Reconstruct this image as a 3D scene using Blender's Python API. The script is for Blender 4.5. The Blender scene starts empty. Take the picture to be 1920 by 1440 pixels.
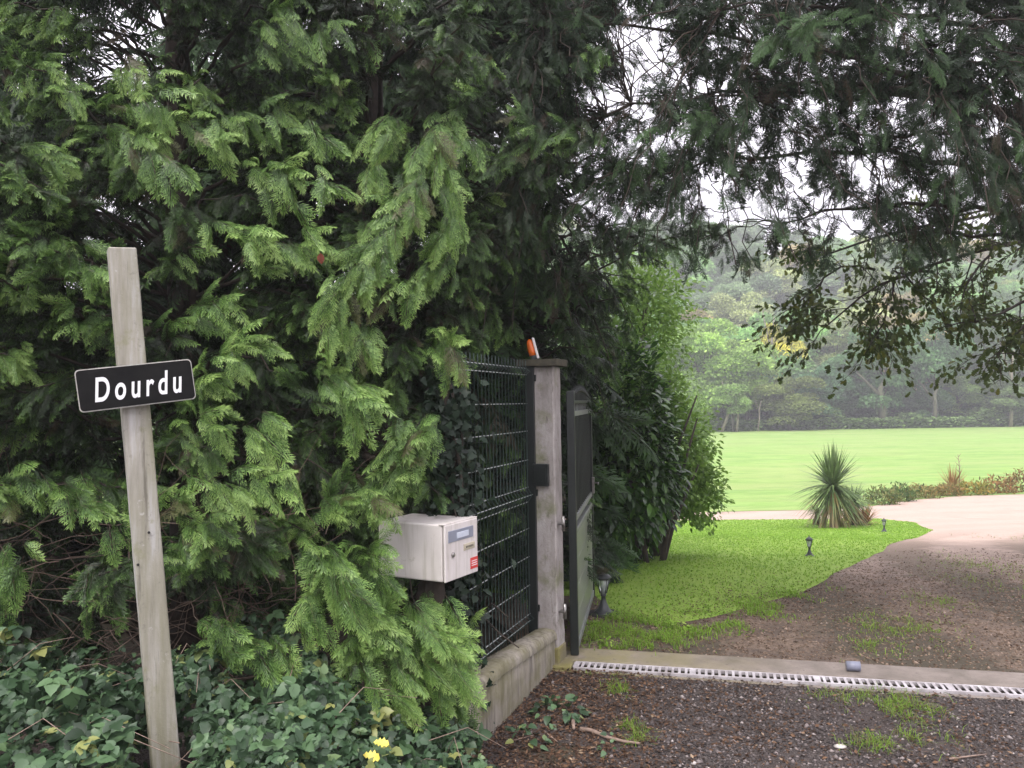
import bpy, math, random
import numpy as np
from mathutils import Vector, Matrix, Euler, noise

R = math.radians
scene = bpy.context.scene
C = scene.collection

# ------------------------------------------------------------------ camera
CAM_H = 1.6
PITCH, ROLL = 1.35, -0.9
cam_d = bpy.data.cameras.new('camera')
cam = bpy.data.objects.new('camera', cam_d)
C.objects.link(cam)
cam_d.sensor_width = 36.0
cam_d.lens = 36.0 * 1500 / 1920
cam_d.clip_start, cam_d.clip_end = 0.05, 2000
CM = Matrix.Rotation(R(90 + PITCH), 4, 'X') @ Matrix.Rotation(R(ROLL), 4, 'Z')
cam.matrix_world = Matrix.Translation((0, 0, CAM_H)) @ CM
scene.camera = cam

# ------------------------------------------------------------------ world, sun, exposure
world = bpy.data.worlds.new('World')
scene.world = world
world.use_nodes = True
wn = world.node_tree
wn.nodes.clear()
SUN_EL, SUN_AZ = 58, 205          # azimuth: where the sun stands, clockwise from +Y
sky = wn.nodes.new('ShaderNodeTexSky')
sky.sky_type = 'NISHITA'
sky.sun_disc = False
sky.sun_elevation = R(SUN_EL)
sky.sun_rotation = R(SUN_AZ)
sky.air_density = 1.0
sky.dust_density = 6.0
hs = wn.nodes.new('ShaderNodeHueSaturation')
hs.inputs['Saturation'].default_value = 0.12
mixc = wn.nodes.new('ShaderNodeMix')
mixc.data_type = 'RGBA'
mixc.inputs[0].default_value = 0.6
mixc.inputs[7].default_value = (22.0, 20.8, 23.5, 1)     # even overcast cloud layer
bg = wn.nodes.new('ShaderNodeBackground')
bg.inputs['Strength'].default_value = 0.15
wo = wn.nodes.new('ShaderNodeOutputWorld')
wn.links.new(sky.outputs[0], hs.inputs['Color'])
wn.links.new(hs.outputs[0], mixc.inputs[6])
# overcast sky: the zenith is about three times as bright as the horizon
wtc = wn.nodes.new('ShaderNodeTexCoord')
wsp = wn.nodes.new('ShaderNodeSeparateXYZ')
wn.links.new(wtc.outputs['Generated'], wsp.inputs[0])
wmr = wn.nodes.new('ShaderNodeMapRange')
wmr.inputs['From Min'].default_value = 0.0
wmr.inputs['From Max'].default_value = 0.9
wmr.inputs['To Min'].default_value = 0.42
wmr.inputs['To Max'].default_value = 1.5
wn.links.new(wsp.outputs[2], wmr.inputs[0])
wnz = wn.nodes.new('ShaderNodeTexNoise')
wnz.inputs['Scale'].default_value = 2.5
wnz.inputs['Detail'].default_value = 4
wn.links.new(wtc.outputs['Generated'], wnz.inputs[0])
wml = wn.nodes.new('ShaderNodeMath')
wml.operation = 'MULTIPLY_ADD'
wml.inputs[1].default_value = 0.3
wn.links.new(wnz.outputs[0], wml.inputs[0])
wn.links.new(wmr.outputs[0], wml.inputs[2])
wcl = wn.nodes.new('ShaderNodeVectorMath')
wcl.operation = 'SCALE'
wcl.inputs[0].default_value = (14.6, 13.9, 15.6)
wn.links.new(wml.outputs[0], wcl.inputs['Scale'])
wn.links.new(wcl.outputs[0], mixc.inputs[7])
wn.links.new(mixc.outputs[2], bg.inputs['Color'])
wn.links.new(bg.outputs[0], wo.inputs['Surface'])
sd = bpy.data.lights.new('sun', 'SUN')
sd.energy = 1.5
sd.angle = R(10)
sd.color = (1.0, 0.95, 0.86)
sun = bpy.data.objects.new('sun', sd)
C.objects.link(sun)
sx = math.sin(R(SUN_AZ)) * math.cos(R(SUN_EL))
sy = math.cos(R(SUN_AZ)) * math.cos(R(SUN_EL))
sun.rotation_euler = Vector((sx, sy, math.sin(R(SUN_EL)))).to_track_quat('Z', 'Y').to_euler()
vs = scene.view_settings
scene.display_settings.display_device = 'sRGB'
vs.view_transform = 'Standard'
vs.look = 'None'
vs.gamma = 1
vs.use_curve_mapping = False
vs.exposure = 0.35
scene.cycles.max_bounces = 6
scene.cycles.diffuse_bounces = 4
scene.cycles.glossy_bounces = 2
scene.cycles.transmission_bounces = 4
scene.cycles.volume_bounces = 0
scene.cycles.transparent_max_bounces = 4
scene.cycles.use_denoising = True

# ------------------------------------------------------------------ pixel helpers (photo pixels, 1920 wide)
M3 = CM.to_3x3()


def ray(px, py):
    d = M3 @ Vector(((px - 960) / 1500, -(py - 720) / 1500, -1))
    return d / d.y


def at(px, py, Y):
    d = ray(px, py)
    return Vector((d.x * Y, Y, CAM_H + d.z * Y))


def sm(a, b, t):
    t = min(1, max(0, (t - a) / (b - a)))
    return t * t * (3 - 2 * t)


def gz(x, y):
    z = -1.25 * sm(5.6, 20, y) - 0.65 * sm(14, 34, y)
    z += 28.5 * sm(90, 175, y) * (1.0 - 0.15 * sm(20, 110, x))
    z += 0.02 * math.sin(x * 1.3 + y * 0.7) * sm(5.5, 9, y) * (1 - sm(12, 18, y))
    z += 0.015 * math.sin(x * 5.1 + 1.3 * math.sin(y * 4)) * math.sin(y * 6.3 + x) * (1 - sm(3.9, 4.4, y + x * .25))
    return z


def on_ground(px, py):
    d = ray(px, py)
    Y = 2.0
    while Y < 200:
        if CAM_H + d.z * Y <= gz(d.x * Y, Y):
            break
        Y += 0.02 if Y < 30 else 0.2
    return Vector((d.x * Y, Y, gz(d.x * Y, Y)))


# ------------------------------------------------------------------ materials
def mat(name):
    m = bpy.data.materials.new(name)
    m.use_nodes = True
    nt = m.node_tree
    nt.nodes.clear()
    out = nt.nodes.new('ShaderNodeOutputMaterial')
    b = nt.nodes.new('ShaderNodeBsdfPrincipled')
    nt.links.new(b.outputs[0], out.inputs[0])
    return m, nt, b, out


def nd(nt, typ, **kw):
    n = nt.nodes.new(typ)
    for k, v in kw.items():
        if k.startswith('i_'):
            key = k[2:]
            n.inputs[int(key) if key.isdigit() else key].default_value = v
        else:
            setattr(n, k, v)
    return n


def ramp(nt, fac, stops):
    r = nt.nodes.new('ShaderNodeValToRGB')
    e = r.color_ramp.elements
    while len(e) < len(stops):
        e.new(0.5)
    for el, (p, c) in zip(e, stops):
        el.position = p
        el.color = (c[0], c[1], c[2], 1)
    nt.links.new(fac, r.inputs[0])
    return r.outputs[0]


def noi(nt, scale, detail=4, rough=0.6, coord=None, dist=0.0):
    n = nd(nt, 'ShaderNodeTexNoise')
    n.inputs['Scale'].default_value = scale
    n.inputs['Detail'].default_value = detail
    n.inputs['Roughness'].default_value = rough
    n.inputs['Distortion'].default_value = dist
    if coord is not None:
        nt.links.new(coord, n.inputs['Vector'])
    return n.outputs[0]


def objc(nt):
    return nt.nodes.new('ShaderNodeTexCoord').outputs['Object']


def mix(nt, fac, a, b, mode='MIX'):
    m = nd(nt, 'ShaderNodeMix', data_type='RGBA', blend_type=mode)
    for v, i in ((fac, 0), (a, 6), (b, 7)):
        if isinstance(v, (int, float)):
            m.inputs[i].default_value = v
        elif isinstance(v, tuple):
            m.inputs[i].default_value = (v[0], v[1], v[2], 1)
        else:
            nt.links.new(v, m.inputs[i])
    return m.outputs[2]


def bump(nt, b, h, s=0.3, d=0.01):
    n = nd(nt, 'ShaderNodeBump')
    n.inputs['Strength'].default_value = s
    n.inputs['Distance'].default_value = d
    nt.links.new(h, n.inputs['Height'])
    nt.links.new(n.outputs[0], b.inputs['Normal'])


def simple(name, c1, c2, scale=8, rough=0.6, metal=0, bs=0.2, spec=0.5, detail=6):
    m, nt, b, o = mat(name)
    co = objc(nt)
    f = noi(nt, scale, detail, 0.65, co)
    nt.links.new(ramp(nt, f, [(0.3, c1), (0.7, c2)]), b.inputs['Base Color'])
    b.inputs['Roughness'].default_value = rough
    b.inputs['Metallic'].default_value = metal
    b.inputs['Specular IOR Level'].default_value = spec
    if name == 'black_sign_enamel':
        b.inputs['Specular IOR Level'].default_value = 0.15
    if bs:
        bump(nt, b, noi(nt, scale * 6, 4, 0.6, co), bs, 0.004)
    return m


def leafmat(name, stops, trans=0.3, rough=0.45, spec=0.4, wood=(0.09, 0.06, 0.04), objcol=False, vary=0.35):
    """colour from the byte attribute 'lf': r = position towards the tip, g = random per leaf, b = wood"""
    m, nt, b, out = mat(name)
    a = nd(nt, 'ShaderNodeAttribute', attribute_name='lf')
    sep = nd(nt, 'ShaderNodeSeparateColor')
    nt.links.new(a.outputs['Color'], sep.inputs[0])
    add = nd(nt, 'ShaderNodeMath', operation='MULTIPLY_ADD')
    nt.links.new(sep.outputs[1], add.inputs[0])
    add.inputs[1].default_value = vary
    nt.links.new(sep.outputs[0], add.inputs[2])
    sub = nd(nt, 'ShaderNodeMath', operation='SUBTRACT')
    nt.links.new(add.outputs[0], sub.inputs[0])
    sub.inputs[1].default_value = vary / 2
    col = ramp(nt, sub.outputs[0], stops)
    if objcol:
        oi = nd(nt, 'ShaderNodeObjectInfo')
        col = mix(nt, 1.0, col, oi.outputs['Color'], 'MULTIPLY')
    col = mix(nt, sep.outputs[2], col, wood)
    nt.links.new(col, b.inputs['Base Color'])
    b.inputs['Roughness'].default_value = rough
    b.inputs['Specular IOR Level'].default_value = spec
    t = nd(nt, 'ShaderNodeBsdfTranslucent')
    nt.links.new(col, t.inputs[0])
    ms = nd(nt, 'ShaderNodeMixShader')
    ms.inputs[0].default_value = trans
    nt.links.new(b.outputs[0], ms.inputs[1])
    nt.links.new(t.outputs[0], ms.inputs[2])
    nt.links.new(ms.outputs[0], out.inputs[0])
    return m


MT = {}
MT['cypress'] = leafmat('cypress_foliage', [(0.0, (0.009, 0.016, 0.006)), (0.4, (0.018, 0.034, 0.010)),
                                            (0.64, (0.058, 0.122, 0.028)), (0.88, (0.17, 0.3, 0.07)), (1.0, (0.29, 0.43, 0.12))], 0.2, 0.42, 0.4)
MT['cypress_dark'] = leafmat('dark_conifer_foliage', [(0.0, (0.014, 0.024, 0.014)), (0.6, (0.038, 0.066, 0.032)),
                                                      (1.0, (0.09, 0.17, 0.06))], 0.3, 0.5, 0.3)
MT['laurel'] = leafmat('laurel_leaves', [(0.0, (0.012, 0.03, 0.008)), (0.6, (0.04, 0.1, 0.018)),
                                         (1.0, (0.12, 0.25, 0.04))], 0.35, 0.25, 0.6)
MT['shrub'] = leafmat('light_shrub_leaves', [(0.0, (0.08, 0.16, 0.03)), (1.0, (0.24, 0.38, 0.08))], 0.45, 0.5, 0.3)
MT['oak'] = leafmat('oak_leaves', [(0.0, (0.045, 0.065, 0.02)), (0.7, (0.09, 0.13, 0.035)),
                                   (1.0, (0.16, 0.17, 0.04))], 0.45, 0.5, 0.3)
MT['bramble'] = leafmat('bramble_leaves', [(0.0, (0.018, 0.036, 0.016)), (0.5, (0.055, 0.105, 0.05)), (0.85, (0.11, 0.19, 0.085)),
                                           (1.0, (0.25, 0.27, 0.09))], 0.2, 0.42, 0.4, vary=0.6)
MT['ivy'] = leafmat('ivy_leaves', [(0.0, (0.006, 0.014, 0.008)), (1.0, (0.02, 0.04, 0.02))], 0.1, 0.4, 0.3)
MT['wood_tree'] = leafmat('distant_tree_leaves', [(0.0, (0.25, 0.28, 0.25)), (0.5, (0.6, 0.65, 0.6)), (1.0, (1.1, 1.1, 1.0))],
                          0.35, 0.7, 0.1, objcol=True, vary=0.5)
MT['grass'] = leafmat('grass_blades', [(0.0, (0.13, 0.25, 0.028)), (0.5, (0.24, 0.41, 0.048)), (1.0, (0.4, 0.54, 0.11))],
                      0.45, 0.6, 0.2, wood=(0.2, 0.17, 0.08))
MT['spiky'] = leafmat('cordyline_leaves', [(0.0, (0.06, 0.10, 0.03)), (0.6, (0.13, 0.2, 0.07)), (1.0, (0.26, 0.33, 0.15))],
                      0.3, 0.45, 0.3, wood=(0.3, 0.19, 0.09))
MT['bronze'] = leafmat('bronze_leaves', [(0.0, (0.12, 0.08, 0.03)), (0.5, (0.3, 0.14, 0.05)), (1.0, (0.42, 0.26, 0.1))],
                       0.3, 0.5, 0.3)
MT['bed'] = leafmat('bed_leaves', [(0.0, (0.06, 0.09, 0.03)), (0.5, (0.19, 0.21, 0.08)), (1.0, (0.34, 0.24, 0.11))],
                    0.3, 0.6, 0.2, objcol=True, vary=0.6)
MT['litter'] = leafmat('leaf_litter', [(0.0, (0.025, 0.015, 0.01)), (0.5, (0.09, 0.05, 0.03)), (0.8, (0.17, 0.10, 0.06)),
                                       (1.0, (0.33, 0.25, 0.17))], 0.0, 0.8, 0.2, vary=0.2)
MT['stones'] = leafmat('gravel_stones', [(0.0, (0.024, 0.02, 0.019)), (0.6, (0.082, 0.069, 0.066)), (0.88, (0.24, 0.2, 0.19)),
                                         (1.0, (0.5, 0.45, 0.42))], 0.0, 0.75, 0.3, vary=0.1)
MT['drivestones'] = leafmat('brown_drive_gravel', [(0.0, (0.055, 0.038, 0.026)), (0.5, (0.17, 0.12, 0.085)), (0.85, (0.29, 0.215, 0.16)),
                                              (1.0, (0.42, 0.34, 0.29))], 0.0, 0.8, 0.2, vary=0.1)
MT['bark'] = simple('cypress_bark', (0.022, 0.017, 0.013), (0.065, 0.048, 0.036), 14, 0.9, bs=0.8)
MT['bark_pale'] = simple('pale_bark', (0.16, 0.14, 0.1), (0.3, 0.27, 0.2), 2, 0.9, bs=0.5)
MT['bark_grey'] = simple('grey_green_bark', (0.06, 0.06, 0.04), (0.15, 0.15, 0.09), 3, 0.9, bs=0.5)
MT['twig'] = simple('dead_twig', (0.06, 0.04, 0.03), (0.17, 0.12, 0.09), 20, 0.9)
MT['dead'] = simple('dead_wood', (0.16, 0.11, 0.085), (0.33, 0.24, 0.19), 30, 0.85, bs=0.5)
MT['reddead'] = simple('red_brown_dead_leaf', (0.2, 0.05, 0.03), (0.34, 0.1, 0.06), 30, 0.7)
MT['black'] = simple('black_paint', (0.008, 0.011, 0.01), (0.016, 0.02, 0.018), 6, 0.38, bs=0.05)
MT['wire'] = simple('green_coated_wire', (0.012, 0.03, 0.024), (0.03, 0.055, 0.045), 40, 0.3, bs=0)
MT['wire2'] = simple('light_catching_wire', (0.25, 0.27, 0.26), (0.5, 0.52, 0.5), 60, 0.35, bs=0)  # horizontal wires paler than the uprights: caught light put into the colour
MT['panel'] = simple('reflecting_gate_board', (0.2, 0.215, 0.18), (0.25, 0.265, 0.225), 3, 0.28, bs=0.04)  # reflection of the grass put into the board colour
MT['rail'] = simple('grey_gate_rail', (0.16, 0.17, 0.16), (0.24, 0.25, 0.24), 10, 0.4, bs=0.05)
MT['galv'] = simple('galvanised_grate', (0.27, 0.24, 0.24), (0.6, 0.57, 0.59), 9, 0.45, bs=0.15, metal=0.1)
MT['pit'] = simple('drain_channel', (0.01, 0.01, 0.01), (0.03, 0.028, 0.025), 10, 0.9)
m, nt, b, o = mat('grimy_cream_enamel')
co = objc(nt)
mp = nd(nt, 'ShaderNodeMapping')
mp.inputs['Scale'].default_value = (18, 18, 1.5)
nt.links.new(co, mp.inputs[0])
c0 = ramp(nt, noi(nt, 5, 5, 0.6, co), [(0.3, (0.62, 0.57, 0.54)), (0.7, (0.74, 0.69, 0.66))])
c0 = mix(nt, ramp(nt, noi(nt, 1.6, 5, 0.65, mp.outputs[0]), [(0.5, (0, 0, 0)), (0.72, (0.55, 0.55, 0.55))]), c0, (0.36, 0.33, 0.25))
c0 = mix(nt, ramp(nt, noi(nt, 13, 7, 0.75, co), [(0.6, (0, 0, 0)), (0.7, (0.5, 0.5, 0.5))]), c0, (0.25, 0.24, 0.15))
nt.links.new(c0, b.inputs['Base Color'])
b.inputs['Roughness'].default_value = 0.42
bump(nt, b, noi(nt, 30, 5, 0.6, co), 0.06, 0.003)
MT['boxwhite'] = m
MT['boxgrey'] = simple('grey_plastic_plate', (0.2, 0.22, 0.27), (0.28, 0.3, 0.36), 8, 0.3, bs=0.03)
MT['paper'] = simple('pale_paper_label', (0.5, 0.54, 0.62), (0.62, 0.66, 0.74), 30, 0.5, bs=0)
MT['beige'] = simple('beige_name_plate', (0.42, 0.37, 0.27), (0.52, 0.47, 0.36), 20, 0.4, bs=0.05)
MT['red'] = simple('red_sticker', (0.55, 0.03, 0.03), (0.65, 0.06, 0.05), 20, 0.45, bs=0)
MT['metal'] = simple('lock_metal', (0.18, 0.17, 0.16), (0.4, 0.38, 0.36), 60, 0.3, metal=0.8, bs=0)
MT['signblack'] = simple('black_sign_enamel', (0.004, 0.004, 0.004), (0.01, 0.0095, 0.009), 14, 0.6, bs=0.04)
MT['signwhite'] = simple('white_letter_enamel', (0.72, 0.72, 0.72), (0.85, 0.85, 0.86), 20, 0.4, bs=0)
MT['edge'] = simple('worn_sign_edge', (0.3, 0.29, 0.26), (0.55, 0.53, 0.48), 50, 0.5, bs=0.1)
MT['pvc'] = simple('grey_plastic_pipe', (0.17, 0.18, 0.24), (0.24, 0.25, 0.31), 14, 0.4, bs=0.03)
MT['lampmetal'] = simple('dark_lamp_metal', (0.014, 0.018, 0.018), (0.04, 0.045, 0.045), 30, 0.4, bs=0.1)
MT['whiteplastic'] = simple('white_plastic', (0.75, 0.7, 0.68), (0.85, 0.8, 0.78), 10, 0.4, bs=0)
MT['yellow'] = simple('yellow_leaf', (0.6, 0.5, 0.05), (0.75, 0.66, 0.15), 30, 0.6)
MT['palestone'] = simple('pale_stone', (0.3, 0.27, 0.24), (0.6, 0.56, 0.52), 20, 0.7)

m, nt, b, o = mat('orange_lens')
b.inputs['Base Color'].default_value = (0.85, 0.17, 0.02, 1)
b.inputs['Roughness'].default_value = 0.2
b.inputs['Transmission Weight'].default_value = 0.15
MT['orange'] = m
m, nt, b, o = mat('frosted_lantern_glass')
b.inputs['Base Color'].default_value = (0.75, 0.8, 0.78, 1)
b.inputs['Roughness'].default_value = 0.25
b.inputs['Transmission Weight'].default_value = 0.7
MT['glass'] = m

# concrete of the pillar, stained and mossy
m, nt, b, o = mat('stained_concrete')
co = objc(nt)
mp = nd(nt, 'ShaderNodeMapping')
mp.inputs['Scale'].default_value = (1, 1, 0.35)
nt.links.new(co, mp.inputs[0])
c0 = ramp(nt, noi(nt, 9, 8, 0.7, mp.outputs[0]), [(0.3, (0.2, 0.18, 0.16)), (0.5, (0.34, 0.31, 0.29)), (0.7, (0.46, 0.43, 0.41))])
moss = ramp(nt, noi(nt, 4.5, 6, 0.65, co), [(0.5, (0, 0, 0)), (0.66, (0.8, 0.8, 0.8))])
c1 = mix(nt, moss, c0, (0.15, 0.16, 0.07))
st = ramp(nt, noi(nt, 26, 5, 0.7, mp.outputs[0], 1.5), [(0.56, (0, 0, 0)), (0.7, (0.6, 0.6, 0.6))])
c2 = mix(nt, st, c1, (0.09, 0.075, 0.06))
nt.links.new(c2, b.inputs['Base Color'])
b.inputs['Roughness'].default_value = 0.85
bump(nt, b, noi(nt, 60, 8, 0.7, co), 0.5, 0.006)
MT['concrete'] = m

# sign post: weathered concrete with green algae bands
m, nt, b, o = mat('weathered_post')
co = objc(nt)
mp = nd(nt, 'ShaderNodeMapping')
mp.inputs['Scale'].default_value = (9, 9, 0.8)
nt.links.new(co, mp.inputs[0])
c0 = ramp(nt, noi(nt, 2.4, 6, 0.65, mp.outputs[0]), [(0.3, (0.2, 0.185, 0.15)), (0.5, (0.36, 0.34, 0.3)), (0.7, (0.52, 0.51, 0.52))])
al = ramp(nt, noi(nt, 1.1, 5, 0.6, mp.outputs[0]), [(0.4, (0, 0, 0)), (0.62, (0.8, 0.8, 0.8))])
c1 = mix(nt, al, c0, (0.2, 0.19, 0.115))
pk = ramp(nt, noi(nt, 45, 4, 0.6, co), [(0.66, (0, 0, 0)), (0.76, (0.7, 0.7, 0.7))])
c2 = mix(nt, pk, c1, (0.45, 0.43, 0.4))
dk = ramp(nt, noi(nt, 30, 5, 0.75, co), [(0.26, (0.6, 0.6, 0.6)), (0.4, (0, 0, 0))])
c3 = mix(nt, dk, c2, (0.08, 0.07, 0.055))
mpc = nd(nt, 'ShaderNodeMapping')
mpc.inputs['Scale'].default_value = (40, 40, 1.6)
nt.links.new(co, mpc.inputs[0])
c3 = mix(nt, ramp(nt, noi(nt, 1.5, 6, 0.7, mpc.outputs[0]), [(0.3, (0.75, 0.75, 0.75)), (0.42, (0, 0, 0))]), c3, (0.1, 0.09, 0.07))
c3 = mix(nt, ramp(nt, noi(nt, 9, 6, 0.7, co), [(0.58, (0, 0, 0)), (0.68, (0.6, 0.6, 0.6))]), c3, (0.2, 0.2, 0.1))
nt.links.new(c3, b.inputs['Base Color'])
b.inputs['Roughness'].default_value = 0.8
bump(nt, b, noi(nt, 70, 8, 0.7, co), 0.45, 0.004)
MT['post'] = m

# low wall
m, nt, b, o = mat('low_wall_render')
co = objc(nt)
mp = nd(nt, 'ShaderNodeMapping')
mp.inputs['Scale'].default_value = (26, 26, 2.5)
nt.links.new(co, mp.inputs[0])
c0 = ramp(nt, noi(nt, 1.0, 5, 0.6, mp.outputs[0]), [(0.35, (0.13, 0.115, 0.095)), (0.5, (0.25, 0.225, 0.18)), (0.7, (0.33, 0.3, 0.25))])
al = ramp(nt, noi(nt, 5, 5, 0.6, co), [(0.42, (0, 0, 0)), (0.6, (0.6, 0.6, 0.6))])
c1 = mix(nt, al, c0, (0.15, 0.14, 0.06))
nt.links.new(c1, b.inputs['Base Color'])
b.inputs['Roughness'].default_value = 0.9
bump(nt, b, noi(nt, 50, 8, 0.7, co), 0.6, 0.006)
MT['wall'] = m


# grounds ---------------------------------------------------------------
def xy(nt):
    s = nd(nt, 'ShaderNodeSeparateXYZ')
    nt.links.new(objc(nt), s.inputs[0])
    return s


m, nt, b, o = mat('dark_gravel_forecourt')
co = objc(nt)
v = nd(nt, 'ShaderNodeTexVoronoi')
v.inputs['Scale'].default_value = 75
nt.links.new(co, v.inputs['Vector'])
c0 = ramp(nt, v.outputs['Color'], [(0.0, (0.022, 0.018, 0.016)), (0.6, (0.068, 0.055, 0.05)), (0.85, (0.16, 0.135, 0.125)), (1, (0.36, 0.31, 0.29))])
big = ramp(nt, noi(nt, 1.3, 5, 0.6, co), [(0.38, (0.0, 0.0, 0.0)), (0.6, (1, 1, 1))])
c1 = mix(nt, big, c0, (0.055, 0.04, 0.034))
c2 = mix(nt, ramp(nt, noi(nt, 22, 6, 0.75, co), [(0.4, (0, 0, 0)), (0.65, (0.8, 0.8, 0.8))]), c1, (0.04, 0.03, 0.025))
nt.links.new(c2, b.inputs['Base Color'])
b.inputs['Roughness'].default_value = 0.9
bump(nt, b, v.outputs['Distance'], 0.8, 0.01)
MT['forecourt'] = m

m, nt, b, o = mat('gravel_drive')
co = objc(nt)
s = xy(nt)
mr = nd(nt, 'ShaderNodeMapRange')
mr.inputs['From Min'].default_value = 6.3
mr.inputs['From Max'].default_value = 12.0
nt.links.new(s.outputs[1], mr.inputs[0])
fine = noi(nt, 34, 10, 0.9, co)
soil = ramp(nt, fine, [(0.36, (0.04, 0.028, 0.022)), (0.5, (0.17, 0.12, 0.085)), (0.62, (0.34, 0.25, 0.185))])  # near tone: leaf litter, with tree shade put into the colour
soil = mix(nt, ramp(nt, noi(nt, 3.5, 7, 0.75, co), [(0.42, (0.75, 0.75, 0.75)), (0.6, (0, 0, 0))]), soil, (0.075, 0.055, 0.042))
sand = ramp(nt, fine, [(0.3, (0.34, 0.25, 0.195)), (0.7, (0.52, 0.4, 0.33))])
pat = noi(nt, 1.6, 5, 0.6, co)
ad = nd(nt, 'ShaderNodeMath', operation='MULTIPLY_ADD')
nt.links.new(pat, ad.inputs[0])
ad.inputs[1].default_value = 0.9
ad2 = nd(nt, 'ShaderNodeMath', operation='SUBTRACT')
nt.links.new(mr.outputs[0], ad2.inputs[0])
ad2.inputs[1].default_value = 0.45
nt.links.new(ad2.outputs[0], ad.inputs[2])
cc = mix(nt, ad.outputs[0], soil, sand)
# worn wheel tracks that follow the curve of the drive, soil and humus between them
vd = nd(nt, 'ShaderNodeVectorMath', operation='DISTANCE')
wv = nd(nt, 'ShaderNodeVectorMath', operation='ADD')
wvn = nd(nt, 'ShaderNodeTexNoise')
wvn.inputs['Scale'].default_value = 0.8
nt.links.new(co, wvn.inputs['Vector'])
wvs = nd(nt, 'ShaderNodeVectorMath', operation='SCALE')
nt.links.new(wvn.outputs[1], wvs.inputs[0])
wvs.inputs['Scale'].default_value = 0.5
nt.links.new(co, wv.inputs[0])
nt.links.new(wvs.outputs[0], wv.inputs[1])
nt.links.new(wv.outputs[0], vd.inputs[0])
vd.inputs[1].default_value = (14.7, 6.2, 0)
mt = nd(nt, 'ShaderNodeMath', operation='MULTIPLY')
nt.links.new(vd.outputs['Value'], mt.inputs[0])
mt.inputs[1].default_value = 2 * math.pi / 1.5
mc = nd(nt, 'ShaderNodeMath', operation='COSINE')
nt.links.new(mt.outputs[0], mc.inputs[0])
ma = nd(nt, 'ShaderNodeMath', operation='MULTIPLY_ADD')
nt.links.new(mc.outputs[0], ma.inputs[0])
ma.inputs[1].default_value = 0.22
nt.links.new(noi(nt, 5, 6, 0.7, co), ma.inputs[2])
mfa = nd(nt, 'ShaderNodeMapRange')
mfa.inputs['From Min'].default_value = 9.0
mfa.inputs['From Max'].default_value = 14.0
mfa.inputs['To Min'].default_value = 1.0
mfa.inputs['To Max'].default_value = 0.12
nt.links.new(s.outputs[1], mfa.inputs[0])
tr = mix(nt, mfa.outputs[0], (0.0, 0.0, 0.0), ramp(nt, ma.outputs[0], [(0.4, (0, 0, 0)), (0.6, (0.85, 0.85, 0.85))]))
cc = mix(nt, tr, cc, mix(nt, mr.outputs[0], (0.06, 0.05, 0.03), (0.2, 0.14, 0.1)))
nt.links.new(cc, b.inputs['Base Color'])
b.inputs['Roughness'].default_value = 0.92
bump(nt, b, noi(nt, 45, 8, 0.8, co), 0.7, 0.02)
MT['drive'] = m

m, nt, b, o = mat('mown_lawn')
co = objc(nt)
c0 = ramp(nt, noi(nt, 30, 8, 0.8, co), [(0.32, (0.15, 0.26, 0.025)), (0.52, (0.23, 0.37, 0.04)), (0.7, (0.33, 0.46, 0.07))])
c1 = mix(nt, ramp(nt, noi(nt, 1.2, 5, 0.6, co), [(0.4, (0, 0, 0)), (0.65, (0.5, 0.5, 0.5))]), c0, (0.26, 0.36, 0.05))
nt.links.new(c1, b.inputs['Base Color'])
b.inputs['Roughness'].default_value = 0.9
bump(nt, b, noi(nt, 90, 6, 0.8, co), 0.7, 0.02)
MT['lawn'] = m

m, nt, b, o = mat('meadow')
co = objc(nt)
mp = nd(nt, 'ShaderNodeMapping')
mp.inputs['Scale'].default_value = (0.5, 1.6, 1)
nt.links.new(co, mp.inputs[0])
c0 = ramp(nt, noi(nt, 1.3, 8, 0.75, mp.outputs[0]), [(0.32, (0.13, 0.24, 0.04)), (0.5, (0.2, 0.34, 0.065)), (0.68, (0.3, 0.42, 0.12))])
mp2 = nd(nt, 'ShaderNodeMapping')
mp2.inputs['Scale'].default_value = (0.06, 0.2, 1)
nt.links.new(co, mp2.inputs[0])
c0 = mix(nt, ramp(nt, noi(nt, 2.0, 6, 0.7, mp2.outputs[0]), [(0.42, (0, 0, 0)), (0.62, (0.7, 0.7, 0.7))]), c0, (0.28, 0.34, 0.11))
c0 = mix(nt, ramp(nt, noi(nt, 3.1, 6, 0.7, mp2.outputs[0], 0.6), [(0.5, (0, 0, 0)), (0.66, (0.6, 0.6, 0.6))]), c0, (0.13, 0.25, 0.05))
nt.links.new(c0, b.inputs['Base Color'])
b.inputs['Roughness'].default_value = 0.95
bump(nt, b, noi(nt, 12, 8, 0.8, co), 0.8, 0.05)
MT['field'] = m

m, nt, b, o = mat('soil_and_undergrowth')
co = objc(nt)
c0 = ramp(nt, noi(nt, 9, 8, 0.75, co), [(0.3, (0.03, 0.022, 0.015)), (0.6, (0.07, 0.055, 0.032)), (0.8, (0.06, 0.085, 0.03))])
s = xy(nt)
mr = nd(nt, 'ShaderNodeMapRange')
mr.inputs['From Min'].default_value = 60
mr.inputs['From Max'].default_value = 84
nt.links.new(s.outputs[1], mr.inputs[0])
c0 = mix(nt, mr.outputs[0], c0, ramp(nt, noi(nt, 0.9, 8, 0.75, co), [(0.3, (0.035, 0.06, 0.02)), (0.5, (0.09, 0.14, 0.045)), (0.7, (0.13, 0.2, 0.06))]))
nt.links.new(c0, b.inputs['Base Color'])
b.inputs['Roughness'].default_value = 0.95
bump(nt, b, noi(nt, 30, 8, 0.8, co), 0.8, 0.03)
MT['soil'] = m

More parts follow.
